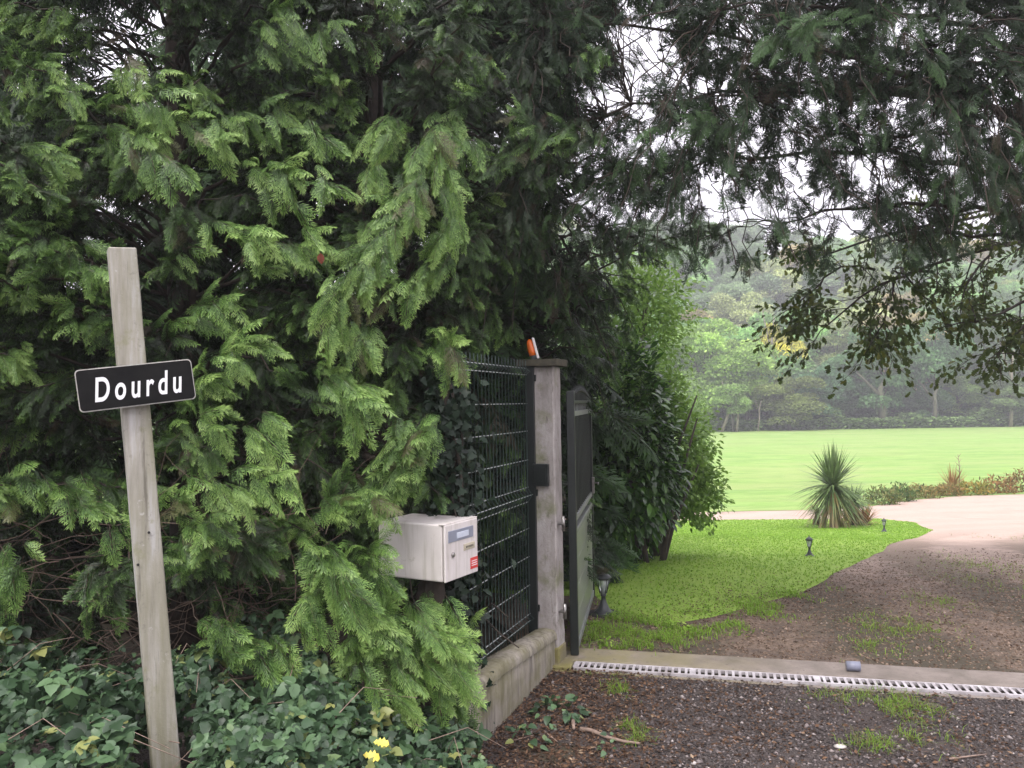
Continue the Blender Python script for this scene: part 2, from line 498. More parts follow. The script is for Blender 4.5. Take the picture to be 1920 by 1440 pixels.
m, nt, b, o = mat('threshold_concrete')
co = objc(nt)
c0 = ramp(nt, noi(nt, 5, 8, 0.7, co), [(0.3, (0.13, 0.11, 0.09)), (0.55, (0.22, 0.185, 0.16)), (0.75, (0.29, 0.25, 0.22))])
s = xy(nt)
mr = nd(nt, 'ShaderNodeMapRange')
mr.inputs['From Min'].default_value = 1.7
mr.inputs['From Max'].default_value = 0.3
nt.links.new(s.outputs[0], mr.inputs[0])
mm = nd(nt, 'ShaderNodeMath', operation='MULTIPLY')
nt.links.new(mr.outputs[0], mm.inputs[0])
nt.links.new(ramp(nt, noi(nt, 3.5, 5, 0.6, co), [(0.35, (0.15, 0.15, 0.15)), (0.6, (0.9, 0.9, 0.9))]), mm.inputs[1])
c1 = mix(nt, mm.outputs[0], c0, (0.2, 0.18, 0.055))
c2 = mix(nt, ramp(nt, noi(nt, 26, 4, 0.7, co), [(0.6, (0, 0, 0)), (0.72, (0.6, 0.6, 0.6))]), c1, (0.06, 0.05, 0.04))
nt.links.new(c2, b.inputs['Base Color'])
b.inputs['Roughness'].default_value = 0.85
bump(nt, b, noi(nt, 50, 8, 0.7, co), 0.4, 0.005)
MT['slab'] = m


# ------------------------------------------------------------------ mesh helpers
class MB:
    """collects polygons; build() links them as ONE mesh object"""

    def __init__(self):
        self.v, self.f, self.s = [], [], []

    def add(self, vs, fs, smooth=False):
        n = len(self.v)
        self.v += [tuple(p) for p in vs]
        self.f += [tuple(i + n for i in f) for f in fs]
        self.s += [smooth] * len(fs)
        return self

    def box(self, c, s, M=None, bev=0.0):
        """box with chamfered edges; c centre, s full sizes, M local->world"""
        hx, hy, hz = s[0] / 2, s[1] / 2, s[2] / 2
        if bev <= 0:
            vs = [Vector((c[0] + i * hx, c[1] + j * hy, c[2] + k * hz)) for i in (-1, 1) for j in (-1, 1) for k in (-1, 1)]
            fs = [(0, 1, 3, 2), (4, 6, 7, 5), (0, 4, 5, 1), (2, 3, 7, 6), (0, 2, 6, 4), (1, 5, 7, 3)]
        else:
            import bmesh
            bm = bmesh.new()
            bmesh.ops.create_cube(bm, size=1)
            for v in bm.verts:
                v.co = Vector((c[0] + v.co.x * s[0], c[1] + v.co.y * s[1], c[2] + v.co.z * s[2]))
            bmesh.ops.bevel(bm, geom=bm.edges[:], offset=bev, segments=2, affect='EDGES', profile=0.5)
            bm.verts.index_update()
            vs = [v.co.copy() for v in bm.verts]
            fs = [tuple(v.index for v in f.verts) for f in bm.faces]
            bm.free()
        if M is not None:
            vs = [M @ p for p in vs]
        return self.add(vs, fs)

    def tube(self, pts, rad, n=8, cap=True):
        pts = [Vector(p) for p in pts]
        if not hasattr(rad, '__len__'):
            rad = [rad] * len(pts)
        vs, fs = [], []
        up = None
        for i, p in enumerate(pts):
            t = (pts[min(i + 1, len(pts) - 1)] - pts[max(i - 1, 0)]).normalized()
            if up is None:
                up = t.orthogonal().normalized()
            a = (up - t * up.dot(t)).normalized()
            up = a
            b_ = t.cross(a)
            for k in range(n):
                th = 2 * math.pi * k / n
                vs.append(p + (a * math.cos(th) + b_ * math.sin(th)) * rad[i])
        for i in range(len(pts) - 1):
            for k in range(n):
                a0, a1 = i * n + k, i * n + (k + 1) % n
                fs.append((a0, a1, a1 + n, a0 + n))
        if cap:
            fs.append(tuple(range(n))[::-1])
            fs.append(tuple(range((len(pts) - 1) * n, len(pts) * n)))
        return self.add(vs, fs, True)

    def lathe(self, prof, n=16, M=None, sq=False):
        vs, fs = [], []
        for r_, z in prof:
            for k in range(n):
                th = 2 * math.pi * (k + (0.5 if sq else 0)) / n
                vs.append(Vector((r_ * math.cos(th), r_ * math.sin(th), z)))
        for i in range(len(prof) - 1):
            for k in range(n):
                a0, a1 = i * n + k, i * n + (k + 1) % n
                fs.append((a0, a1, a1 + n, a0 + n))
        fs.append(tuple(range(n))[::-1])
        fs.append(tuple(range((len(prof) - 1) * n, len(prof) * n)))
        if M is not None:
            vs = [M @ p for p in vs]
        return self.add(vs, fs, not sq)

    def build(self, name, material, parent=None):
        me = bpy.data.meshes.new(name)
        me.from_pydata(self.v, [], self.f)
        me.polygons.foreach_set('use_smooth', self.s)
        me.materials.append(material)
        me.validate()
        me.update()
        o = bpy.data.objects.new(name, me)
        C.objects.link(o)
        if parent is not None:
            o.parent = parent
            o.matrix_parent_inverse = parent.matrix_basis.inverted()
        return o


def npmesh(name, V, lf, material, parent=None, nper=4, smooth=False, faces=None):
    """V (n,3) vertices, consecutive groups of nper form a face; lf (n,3) attribute"""
    me = bpy.data.meshes.new(name)
    V = np.asarray(V, dtype=np.float32)
    n = len(V)
    me.vertices.add(n)
    me.vertices.foreach_set('co', V.ravel())
    if faces is None:
        nf = n // nper
        me.loops.add(nf * nper)
        me.loops.foreach_set('vertex_index', np.arange(nf * nper, dtype=np.int32))
        me.polygons.add(nf)
        me.polygons.foreach_set('loop_start', np.arange(0, nf * nper, nper, dtype=np.int32))
    else:
        faces = np.asarray(faces, dtype=np.int32)
        nf, k = faces.shape
        me.loops.add(nf * k)
        me.loops.foreach_set('vertex_index', faces.ravel())
        me.polygons.add(nf)
        me.polygons.foreach_set('loop_start', np.arange(0, nf * k, k, dtype=np.int32))
    me.update(calc_edges=True)
    at_ = me.attributes.new('lf', 'BYTE_COLOR', 'POINT')
    c = np.ones((n, 4), dtype=np.float32)
    c[:, :3] = np.clip(lf, 0, 1)
    # BYTE_COLOR is stored sRGB-encoded; 'color' sets it from linear values
    at_.data.foreach_set('color', c.ravel())
    if smooth:
        me.polygons.foreach_set('use_smooth', np.ones(nf, dtype=bool))
    me.materials.append(material)
    o = bpy.data.objects.new(name, me)
    C.objects.link(o)
    if parent is not None:
        o.parent = parent
        o.matrix_parent_inverse = parent.matrix_basis.inverted()
    return o


def thing(name, label, cat, loc=(0, 0, 0), rz=0, group=None):
    o = bpy.data.objects.new(name, None)
    C.objects.link(o)
    o.location = loc
    o.rotation_euler = (0, 0, rz)
    o.empty_display_size = 0.1
    return tag(o, label, cat, group)


def tag(o, label, cat, group=None):
    o['label'] = label
    o['category'] = cat
    if group:
        o['group'] = group
    return o


def struct(o):
    o['kind'] = 'structure'
    return o


def stuff(o, label, cat):
    o['kind'] = 'stuff'
    return tag(o, label, cat)


# ------------------------------------------------------------------ the ground
def inpoly(x, y, P):
    c = False
    j = len(P) - 1
    for i in range(len(P)):
        if ((P[i][1] > y) != (P[j][1] > y)) and (x < (P[j][0] - P[i][0]) * (y - P[i][1]) / (P[j][1] - P[i][1]) + P[i][0]):
            c = not c
        j = i
    return c


def sheet(name, poly, dz, material, cell):
    """ground sheet: the polygon cut out of a fine grid that follows the terrain, edge verts snapped irregularly"""
    import bmesh
    bm = bmesh.new()
    vs = [bm.verts.new((p[0], p[1], 0)) for p in poly]
    f = bm.faces.new(vs)
    xs = [p[0] for p in poly]
    ys = [p[1] for p in poly]
    for axis, lo, hi in ((0, min(xs), max(xs)), (1, min(ys), max(ys))):
        t = lo + cell(lo)
        while t < hi:
            no = (1, 0, 0) if axis == 0 else (0, 1, 0)
            cc = (t, 0, 0) if axis == 0 else (0, t, 0)
            bmesh.ops.bisect_plane(bm, geom=bm.verts[:] + bm.edges[:] + bm.faces[:], plane_co=cc, plane_no=no)
            t += cell(t)
    bmesh.ops.triangulate(bm, faces=[f for f in bm.faces if len(f.verts) > 4])
    for v in bm.verts:
        v.co.z = gz(v.co.x, v.co.y) + dz
    me = bpy.data.meshes.new(name)
    bm.normal_update()
    for f in bm.faces:
        if f.normal.z < 0:
            f.normal_flip()
        f.smooth = True
    bm.to_mesh(me)
    bm.free()
    me.materials.append(material)
    o = bpy.data.objects.new(name, me)
    C.objects.link(o)
    return struct(o)


def wob(P, amp, step=0.25, seed=0):
    """subdivide a polygon outline and wobble it"""
    out = []
    for i in range(len(P)):
        a, b_ = Vector(P[i][:2]), Vector(P[(i + 1) % len(P)][:2])
        n = max(1, int((b_ - a).length / step))
        for k in range(n):
            p = a.lerp(b_, k / n)
            q = noise.noise_vector(Vector((p.x * 1.7, p.y * 1.7, seed))) + 0.5 * noise.noise_vector(Vector((p.x * 6, p.y * 6, seed)))
            out.append((p.x + q.x * amp, p.y + q.y * amp))
    return out


def G(px, py):
    p = on_ground(px, py)
    return (p.x, p.y)


# base terrain: soil near, hill far
gx = [-160, -100, -60, -40, -25, -15, -10, -7, -5] + [-4 + 0.5 * i for i in range(25)] + [9, 11, 14, 18, 24, 32, 45, 60, 80, 100, 130, 180]
gy = [-40, -20, -8, -2] + [0.5 * i for i in range(0, 60)] + [31, 33, 36, 40, 46, 54, 62, 70, 78, 86, 92] + [95 + 5 * i for i in range(24)]
mb = MB()
for y in gy:
    for x in gx:
        mb.v.append((x, y, gz(x, y) - 0.01 - 0.06 * sm(5.4, 6.2, y) - 0.3 * sm(14, 20, y) * (1 - sm(84, 87, y))))
nx = len(gx)
for j in range(len(gy) - 1):
    for i in range(nx - 1):
        mb.f.append((j * nx + i, j * nx + i + 1, (j + 1) * nx + i + 1, (j + 1) * nx + i))
        mb.s.append(True)
struct(mb.build('ground', MT['soil']))

FD = Vector((0.349, 0.937, 0))            # direction of fence and pillar, away from the camera
FN = Vector((0.937, -0.349, 0))           # its right-hand normal
PIL = Vector((0.215, 4.95, 0))            # foot of the gate pillar
d0, d1 = on_ground(1075, 1257), on_ground(1920, 1310)
DD = (d1 - d0)
DD.z = 0
DD.normalize()
DN = Vector((-DD.y, DD.x, 0))             # away from camera
d0.z = 0

slab_back = 0.36
# forecourt in front of the slab
fc = [(d0 + DD * a + DN * b_) for a, b_ in ((-0.35, -0.02), (7, -0.02), (7, -6.5), (-6, -6.5), (-6, -1.0), (-1.2, -0.9))]
sheet('forecourt', wob([(p.x, p.y) for p in fc], 0.02, 0.3, 3), 0.0, MT['forecourt'], lambda t: 0.16)
# the gravel drive and path behind it
q = lambda a, b_: tuple((d0 + DD * a + DN * b_)[:2])
drive = [q(-0.1, 0.34), q(7.5, 0.34), (12, 8), (22, 16), (27, 24), G(1919, 920), G(1800, 923), G(1700, 932), G(1640, 941),
         G(1520, 950), G(1400, 952), G(1290, 954), (0.5, 23.5), (-3.5, 23), (-3.5, 12), (-2.0, 7.2), (-0.3, 6.6), (0.0, 5.4)]
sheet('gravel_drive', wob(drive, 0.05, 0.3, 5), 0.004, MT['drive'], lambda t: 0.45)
lawn = [G(1290, 976), G(1400, 975), G(1540, 974), G(1650, 973), G(1715, 980), G(1750, 995), G(1715, 1010), G(1650, 1035), G(1590, 1065),
        G(1530, 1100), G(1430, 1135), G(1330, 1160), G(1240, 1175), G(1160, 1160), G(1115, 1120), (-2.5, 7.5), (-6, 12), (-6, 20), (-3, 20.5), (2, 20)]
sheet('lawn', wob(lawn, 0.05, 0.3, 6), 0.008, MT['lawn'], lambda t: 0.45)
field = [(-60, 24), (-10, 22.5), (0.5, 22.5), G(1290, 962), G(1400, 959), G(1520, 957), G(1640, 949), G(1700, 939), G(1800, 930), G(1919, 927),
         (26, 22.5), (60, 30), (80, 60), (90, 87), (60, 88), (45, 89), (20, 88), (0, 89), (-40, 88)]
sheet('field', wob(field, 0.12, 2, 8), 0.012, MT['field'], lambda t: 1.0 if t < 34 else 8.0)

# concrete threshold between the gate posts
mb = MB()
Mz = Matrix(((DD.x, DN.x, 0, d0.x), (DD.y, DN.y, 0, d0.y), (0, 0, 1, 0), (0, 0, 0, 1)))
mb.box((3.45, 0.235, -0.05), (7.2, 0.25, 0.15), Mz, 0.012)
mb.box((3.45, -0.03, -0.065), (7.2, 0.035, 0.14), Mz, 0.008)
mb.box((-0.08, 0.04, -0.045), (0.14, 0.14, 0.14), Mz, 0.01)
struct(mb.build('threshold', MT['slab']))

# drain: channel + grate with slanted slots
dr = thing('drain_grate', 'long white galvanised slotted drain grate set across the gateway', 'drain', d0)
mb = MB()
mb.box((3.45, 0.05, -0.085), (7.0, 0.106, 0.06), Mz)
mb.build('channel', MT['pit'], dr)
mb = MB()
L = 6.9
mb.box((L / 2, 0.001, 0.006), (L, 0.011, 0.024), Mz, 0.002)
mb.box((L / 2, 0.104, 0.008), (L, 0.009, 0.022), Mz, 0.002)
k = 0.012
i = 0
while k < L:
    wseg = 0.016 if i % 18 else 0.036
    mb.box((k, 0.053, 0.0145), (wseg, 0.092, 0.005), Mz, 0.001)
    k += 0.038
    i += 1
mb.build('grate', MT['galv'], dr)

# ------------------------------------------------------------------ gate pillar
MP = Matrix(((FN.x, FD.x, 0, PIL.x), (FN.y, FD.y, 0, PIL.y), (0, 0, 1, 0), (0, 0, 0, 1)))


def rough_box(mb, c, s, M, seed, amp=0.003, n=(3, 3, 26)):
    """box with a slightly uneven, chipped surface"""
    import bmesh
    bm = bmesh.new()
    bmesh.ops.create_cube(bm, size=1)
    for v in bm.verts:
        v.co = Vector((v.co.x * s[0], v.co.y * s[1], v.co.z * s[2]))
    bmesh.ops.bevel(bm, geom=bm.edges[:], offset=min(s) * 0.06, segments=1, affect='EDGES')
    for ax, cnt in enumerate(n):
        for i in range(1, cnt):
            no = [0, 0, 0]
            no[ax] = 1
            bmesh.ops.bisect_plane(bm, geom=bm.verts[:] + bm.edges[:] + bm.faces[:],
                                   plane_co=[(i / cnt - 0.5) * s[a] if a == ax else 0 for a in range(3)], plane_no=no)
    bm.verts.index_update()
    vs = []
    for v in bm.verts:
        p = v.co + Vector(c)
        p += noise.noise_vector(p * 9 + Vector((seed, 0, 0))) * amp
        vs.append(M @ p)
    mb.add(vs, [tuple(v.index for v in f.verts) for f in bm.faces], False)
    bm.free()


pil = thing('gate_pillar', 'pale stained concrete gate pillar with a flat dark cap', 'pillar', PIL)
mb = MB()
rough_box(mb, (0, 0.0, 0.965), (0.134, 0.145, 1.71), MP, 1)
mb.build('shaft', MT['concrete'], pil)
mb = MB()
rough_box(mb, (0.0, 0.0, 0.045), (0.15, 0.16, 0.15), MP, 2)
mb.build('footing', MT['slab'], pil)
mb = MB()
rough_box(mb, (-0.03, 0.0, 1.842), (0.262, 0.23, 0.042), MP, 4, 0.003, (6, 6, 1))
mb.build('cap', simple('dark_mossy_cap', (0.04, 0.036, 0.026), (0.1, 0.09, 0.06), 14, 0.9, bs=0.6), pil)
mb = MB()
mb.box((-0.018, -0.088, 1.16), (0.1, 0.032, 0.135), MP, 0.004)
mb.box((-0.018, -0.106, 1.16), (0.07, 0.004, 0.1), MP, 0.002)
ph = tag(mb.build('gate_sensor', MT['black']), 'black control box fixed to the front of the pale pillar', 'control box')
for hz in (0.33, 0.86):
    mb = MB()
    mb.box((0.085, -0.03, hz), (0.04, 0.04, 0.012), MP, 0.002)
    mb.tube([MP @ Vector((0.1, -0.03, hz - 0.045)), MP @ Vector((0.1, -0.03, hz + 0.045))], 0.011, 10)
    mb.build('hinge', MT['metal'], pil)

# flashing beacon on the cap
bpos = at(1004, 662, 4.92)
MBc = Matrix.Translation((bpos.x, bpos.y, 1.866)) @ Matrix.Rotation(R(-14), 4, 'Y') @ Matrix.Rotation(R(-8), 4, 'Z')
bea = thing('beacon_light', 'orange warning beacon with a white backing on the pillar cap', 'beacon', (bpos.x, bpos.y, 1.866))
mb = MB()
mb.box((0.018, 0, 0.066), (0.012, 0.05, 0.132), MBc, 0.004)
mb.build('backplate', MT['whiteplastic'], bea)
mb = MB()
mb.box((-0.004, 0, 0.012), (0.032, 0.046, 0.026), MBc, 0.004)
mb.build('base', MT['lampmetal'], bea)
mb = MB()
prof = [(0.0235, 0.026), (0.0245, 0.05), (0.024, 0.08), (0.021, 0.105), (0.014, 0.122), (0.003, 0.13)]
mb.lathe(prof, 20, MBc @ Matrix.Translation((-0.008, 0, 0)))
mb.build('lens', MT['orange'], bea)

# ------------------------------------------------------------------ wire fence
rows = [1.81, 1.77, 1.594, 1.426, 1.25, 1.084, 1.04, 0.995, 0.834, 0.663, 0.49, 0.317, 0.275]
folds = ((1.79, 0.02), (1.04, 0.045), (0.296, 0.021))


def foldx(z):
    for c, w in folds:
        if abs(z - c) < w:
            return 0.028 * (1 - abs(z - c) / w)
    return 0


fen = thing('wire_fence', 'dark green welded wire fence panel between mailbox and pillar', 'fence', PIL + Vector((-0.12, -0.05, 0)))
FO = PIL - FN * 0.095 - FD * 0.07
MF = Matrix(((FN.x, -FD.x, 0, FO.x), (FN.y, -FD.y, 0, FO.y), (0, 0, 1, 0), (0, 0, 0, 1)))   # x = right, y = towards camera
mb = MB()
zz = sorted({0.22, 1.86} | {c + s_ * w for c, w in folds for s_ in (-1, 0, 1)})
n = 21
for i in range(n):
    y = 0.05 + i * 0.05
    mb.tube([MF @ Vector((foldx(z), y, z)) for z in zz], 0.0028, 6)
mb.build('vertical_wires', MT['wire'], fen)
mb = MB()
for z in rows:
    mb.tube([MF @ Vector((foldx(z) - 0.006, 0.02, z)), MF @ Vector((foldx(z) - 0.006, n * 0.05 + 0.03, z))], 0.003, 6)
mb.build('horizontal_wires', MT['wire2'], fen)
for y in (-0.005,):
    mb = MB()
    mb.box((0.01, y, 0.92), (0.06, 0.055, 1.84), MF, 0.004)
    mb.box((0.01, y, 1.848), (0.064, 0.059, 0.014), MF, 0.003)
    for z in (0.35, 1.05, 1.75):
        mb.box((0.045, y, z), (0.012, 0.035, 0.04), MF, 0.002)
    mb.build('fence_post', MT['black'], fen)

# low wall with a scalloped coping
wal = thing('low_wall', 'low pale garden wall with ribbed rounded coping under the wire fence', 'wall', PIL + Vector((-0.2, -0.3, 0)))
mb, cp = MB(), MB()
NW = 150
Lw = 1.25
wp = []
for i in range(NW + 1):
    s_ = i / NW * Lw
    bend = max(0, s_ - 1.0)
    p = PIL - FD * (s_ + 0.06) - FN * (0.03 + 0.42 * bend * bend) + FN * 0.02
    zt = 0.185 + 0.075 * min(1, s_ / 0.9)
    wp.append((p, zt))


def strip(mb, prof_fn, npf):
    base = len(mb.v)
    for i, (p, zt) in enumerate(wp):
        for (x, z) in prof_fn(i, zt):
            qv = p + FN * x
            mb.v.append((qv.x, qv.y, z))
    for i in range(NW):
        for k in range(npf - 1):
            a = base + i * npf + k
            mb.f.append((a, a + npf, a + npf + 1, a + 1))
            mb.s.append(True)
    mb.f.append(tuple(base + k for k in range(npf)))
    mb.f.append(tuple(base + NW * npf + k for k in range(npf))[::-1])
    mb.s += [False, False]


def body(i, zt):
    w = 0.055 + 0.002 * math.sin(i * 1.7) + 0.0015 * math.sin(i * 0.63)
    return [(-w, -0.1), (-w, zt), (w, zt), (w + 0.003, zt * 0.5), (w + 0.002, -0.1)]


def cope(i, zt):
    rib = 0.006 * abs(math.sin(i / NW * Lw / 0.036 * math.pi))
    w = 0.066 + rib
    return [(-w, zt - 0.015), (-w, zt + 0.012), (-w * 0.75, zt + 0.033 + rib), (0, zt + 0.042 + rib), (w * 0.75, zt + 0.033 + rib), (w, zt + 0.012),
            (w, zt - 0.015)]


strip(mb, body, 5)
mb.build('wall_body', MT['wall'], wal)
strip(cp, cope, 7)
cp.build('coping', MT['wall'], wal)

# ------------------------------------------------------------------ gate leaf, swung open
GH, GE = Vector((0.365, 5.02, 0)), Vector((0.62, 6.5, 0))
GD = (GE - GH).normalized()
GNn = Vector((GD.y, -GD.x, 0))
GL = (GE - GH).length
MG = Matrix(((GD.x, GNn.x, 0, GH.x), (GD.y, GNn.y, 0, GH.y), (0, 0, 1, 0), (0, 0, 0, 1)))   # x along leaf, y towards the drive
gate = thing('metal_gate', 'dark metal gate leaf swung open, bars above and grey boards below', 'gate', GH)
mb = MB()
mb.box((0.0, 0, 0.85), (0.045, 0.05, 1.64), MG, 0.004)
mb.build('stile', MT['black'], gate)
mb = MB()
mb.box((GL, 0, 0.81), (0.04, 0.045, 1.56), MG, 0.004)
mb.build('stile', MT['black'], gate)
for z, h in ((1.60, 0.02), (1.525, 0.035), (0.855, 0.035), (0.775, 0.035), (0.06, 0.05)):
    mb = MB()
    mb.box((GL / 2, 0, z - 0.02 * 0), (GL - 0.04, 0.034, h), MG, 0.003)
    mb.build('rail', MT['rail'] if z < 1.6 else MT['black'], gate)
nb = 14
for i in range(nb):
    x = 0.04 + (GL - 0.08) * (i + 0.5) / nb
    mb = MB()
    top = 1.62 + 0.05 * math.sin(math.pi * (i + .5) / nb)
    mb.box((x, 0, (0.872 + top) / 2), (0.014, 0.014, top - 0.872), MG, 0.002)
    mb.lathe([(0.011, 0), (0.014, 0.012), (0.006, 0.035), (0.001, 0.06)], 8, MG @ Matrix.Translation((x, 0, top)))
    mb.build('bar', MT['black'], gate)
mb = MB()
for i in range(nb - 1):
    x = 0.04 + (GL - 0.08) * (i + 1.0) / nb
    pts = [MG @ Vector((x + 0.034 * math.cos(t), 0, 1.567 + 0.024 * math.sin(t))) for t in np.linspace(0, 2 * math.pi, 13)]
    mb.tube(pts, 0.004, 5, False)
mb.build('scrollwork', MT['rail'], gate)
mb = MB()
for i in range(4):
    z0 = 0.088 + i * 0.1675
    mb.box((GL / 2, 0, z0 + 0.082), (GL - 0.05, 0.022, 0.1645), MG, 0.004)
mb.build('boards', MT['panel'], gate)
mb = MB()
mb.box((GL - 0.07, 0.03, 0.93), (0.03, 0.02, 0.13), MG, 0.003)
mb.tube([MG @ Vector((GL - 0.07, 0.035, 0.95)), MG @ Vector((GL - 0.07, 0.07, 0.95)), MG @ Vector((GL - 0.16, 0.075, 0.95))], 0.007, 8)
mb.build('handle', MT['metal'], gate)

# ------------------------------------------------------------------ mailbox on its stump
c0 = at(830, 984, 3.55)     # top near corner of the door
fd = Vector((0.135, 0.245, 0)).normalized()      # along the door, to the right
bd = Vector((-fd.y, fd.x, 0))                    # away, along the side
W, D, H = 0.275, 0.355, 0.258
MM = Matrix(((fd.x, bd.x, 0, c0.x), (fd.y, bd.y, 0, c0.y), (0, 0, 1, c0.z - H), (0, 0, 0, 1)))
mail = thing('mailbox', 'cream metal mailbox with a grey label window and red sticker', 'mailbox', MM @ Vector((W / 2, D / 2, 0)))
mb = MB()
mb.box((W / 2, D / 2 + 0.006, H / 2), (W - 0.004, D, H - 0.004), MM, 0.007)
mb.box((W / 2, 0.006, H - 0.001), (W + 0.006, 0.03, 0.006), MM, 0.002)
mb.build('body', MT['boxwhite'], mail)
mb = MB()
mb.box((W / 2, -0.006, H / 2 - 0.001), (W, 0.011, H - 0.006), MM, 0.004)
door = mb.build('door', MT['boxwhite'], mail)
mb = MB()
mb.box((W * 0.47, -0.0125, H * 0.77), (W * 0.76, 0.004, 0.052), MM, 0.0015)
mb.build('label_window', MT['boxgrey'], door)
mb = MB()
mb.box((W * 0.51, -0.0155, H * 0.765), (W * 0.36, 0.003, 0.026), MM, 0.001)
mb.build('paper_label', MT['paper'], door)
mb = MB()
mb.box((W * 0.72, -0.013, H * 0.52), (W * 0.34, 0.005, 0.03), MM, 0.002)
mb.box((W * 0.72, -0.016, H * 0.52), (W * 0.28, 0.002, 0.018), MM, 0.001)
mb.build('name_plate', MT['beige'], door)
mb = MB()
Ml = MM @ Matrix.Translation((W * 0.22, -0.012, H * 0.45)) @ Matrix.Rotation(R(90), 4, 'X')
mb.lathe([(0.0115, 0), (0.0115, 0.006), (0.007, 0.008), (0.002, 0.009)], 16, Ml)
mb.build('lock', MT['metal'], door)
mb = MB()
mb.box((W * 0.87, -0.0125, 0.05), (W * 0.23, 0.002, 0.052), MM, 0.0005)
stk = mb.build('sticker', MT['red'], door)
mb = MB()
for z in (0.06, 0.05, 0.04):
    mb.box((W * 0.87, -0.014, z), (W * 0.17, 0.001, 0.0035), MM)
mb.build('sticker_print', MT['signwhite'], stk)
mb = MB()
for k in range(6):
    mb.box((W * (0.61 + 0.04 * k), -0.0175, H * 0.52), (W * 0.018, 0.001, 0.009), MM)
mb.build('name_print', MT['black'], door)

sp = MM @ Vector((W * 0.55, D * 0.5, 0))
mb = MB()
rnd = random.Random(4)
pts, rr = [], []
for i in range(12):
    z = -0.05 + i / 11 * (sp.z + 0.04)
    pts.append((sp.x + 0.015 * math.sin(i * 1.3), sp.y + 0.01 * math.cos(i), z))
    rr.append(0.075 - 0.015 * i / 11 + 0.008 * math.sin(i * 2.1))
mb.tube(pts, rr, 12)
tag(mb.build('wooden_stump', MT['bark']), 'dark ivy-grown wooden stump carrying the cream mailbox', 'post')

# ------------------------------------------------------------------ sign post with name plate
Yp = 2.8
pt, pb = at(228, 467, Yp), at(311, 1440, Yp)
ax = (pt - pb).normalized()
foot = pb + ax * ((-0.25 - pb.z) / ax.z)
fx = Vector((1, 0.6, 0)).normalized()
fx = (fx - ax * fx.dot(ax)).normalized()
fy = ax.cross(fx)
Lp = (pt - foot).length
MS = Matrix(((fx.x, fy.x, ax.x, foot.x), (fx.y, fy.y, ax.y, foot.y), (fx.z, fy.z, ax.z, foot.z), (0, 0, 0, 1)))
post = tag(bpy.data.objects.new('sign_post', None), 'leaning weathered grey post with mossy streaks that carries the black name sign', 'post')
C.objects.link(post)
post.location = foot
mb = MB()
rough_box(mb, (0, 0.0, Lp / 2), (0.09, 0.065, Lp), MS, 7, 0.0012, (3, 2, 50))
mb.build('shaft', MT['post'], post)
for (hx, hpy) in ((0.004, 999), (-0.03, 1058)):
    c = at(280 if hx > 0 else 258, hpy, Yp - 0.04)
    mb = MB()
    lc = MS.inverted() @ c
    mb.lathe([(0.0045, 0), (0.0045, 0.003)], 10, MS @ Matrix.Translation((lc.x, -0.0365, lc.z)) @ Matrix.Rotation(R(90), 4, 'X'))
    mb.build('bolt_hole', MT['pit'], post)

sc_ = at(257, 722, Yp - 0.055)
sux = (at(366, 708, Yp + 0.035) - at(148, 732, Yp - 0.145))
SW = sux.length
sux.normalize()
suz = (ax - sux * ax.dot(sux)).normalized()
suy = suz.cross(sux)
MSg = Matrix(((sux.x, suy.x, suz.x, sc_.x), (sux.y, suy.y, suz.y, sc_.y), (sux.z, suy.z, suz.z, sc_.z), (0, 0, 0, 1)))
SH = 0.143


def rrect(w, h, r_, y, n=6):
    P = []
    for cx, cz, a0 in ((w / 2 - r_, h / 2 - r_, 0), (-w / 2 + r_, h / 2 - r_, 90), (-w / 2 + r_, -h / 2 + r_, 180), (w / 2 - r_, -h / 2 + r_, 270)):
        for k in range(n + 1):
            t = R(a0 + 90 * k / n)
            P.append(Vector((cx + r_ * math.cos(t), y, cz + r_ * math.sin(t))))
    return P


sign = thing('name_sign', 'black rounded sign with white letters reading Dourdu on the leaning post', 'sign', sc_)


def plate(w, h, r_, y0, y1, material, name, parent):
    A, B = rrect(w, h, r_, y0), rrect(w, h, r_, y1)
    n = len(A)
    mb = MB()
    mb.add([MSg @ p for p in A + B], [tuple(range(n)), tuple(range(n, 2 * n))[::-1]] + [(i, i + n, (i + 1) % n + n, (i + 1) % n) for i in range(n)])
    return mb.build(name, material, parent)


plate(SW, SH, 0.014, -0.004, 0.006, MT['edge'], 'edge_rim', sign)
plate(SW - 0.006, SH - 0.007, 0.0125, -0.006, -0.0038, MT['signblack'], 'face', sign)
cu = bpy.data.curves.new('lettering', 'FONT')
cu.body = 'Dourdu'
cu.size = 0.108
cu.space_character = 1.42
cu.shear = 0.24
cu.offset = 0.002
cu.extrude = 0.0008
cu.align_x = 'CENTER'
cu.align_y = 'CENTER'
tmp = bpy.data.objects.new('tmp', cu)
C.objects.link(tmp)
bpy.context.view_layer.update()
me = bpy.data.meshes.new_from_object(tmp.evaluated_get(bpy.context.evaluated_depsgraph_get()))
bpy.data.objects.remove(tmp)
xs = [v.co.x for v in me.vertices]
ys = [v.co.y for v in me.vertices]
kx = 0.312 / (max(xs) - min(xs)) * SW / 0.41
ky = 0.083 / (max(ys) - min(ys))
cx_, cy_ = (max(xs) + min(xs)) / 2, (max(ys) + min(ys)) / 2
for v in me.vertices:
    v.co = MSg @ Vector(((v.co.x - cx_) * kx + 0.005, -0.0068 - v.co.z, (v.co.y - cy_) * ky - 0.002))
me.materials.append(MT['signwhite'])
lt = bpy.data.objects.new('lettering', me)
C.objects.link(lt)
lt.parent = sign
lt.matrix_parent_inverse = Matrix.Translation(sc_).inverted()

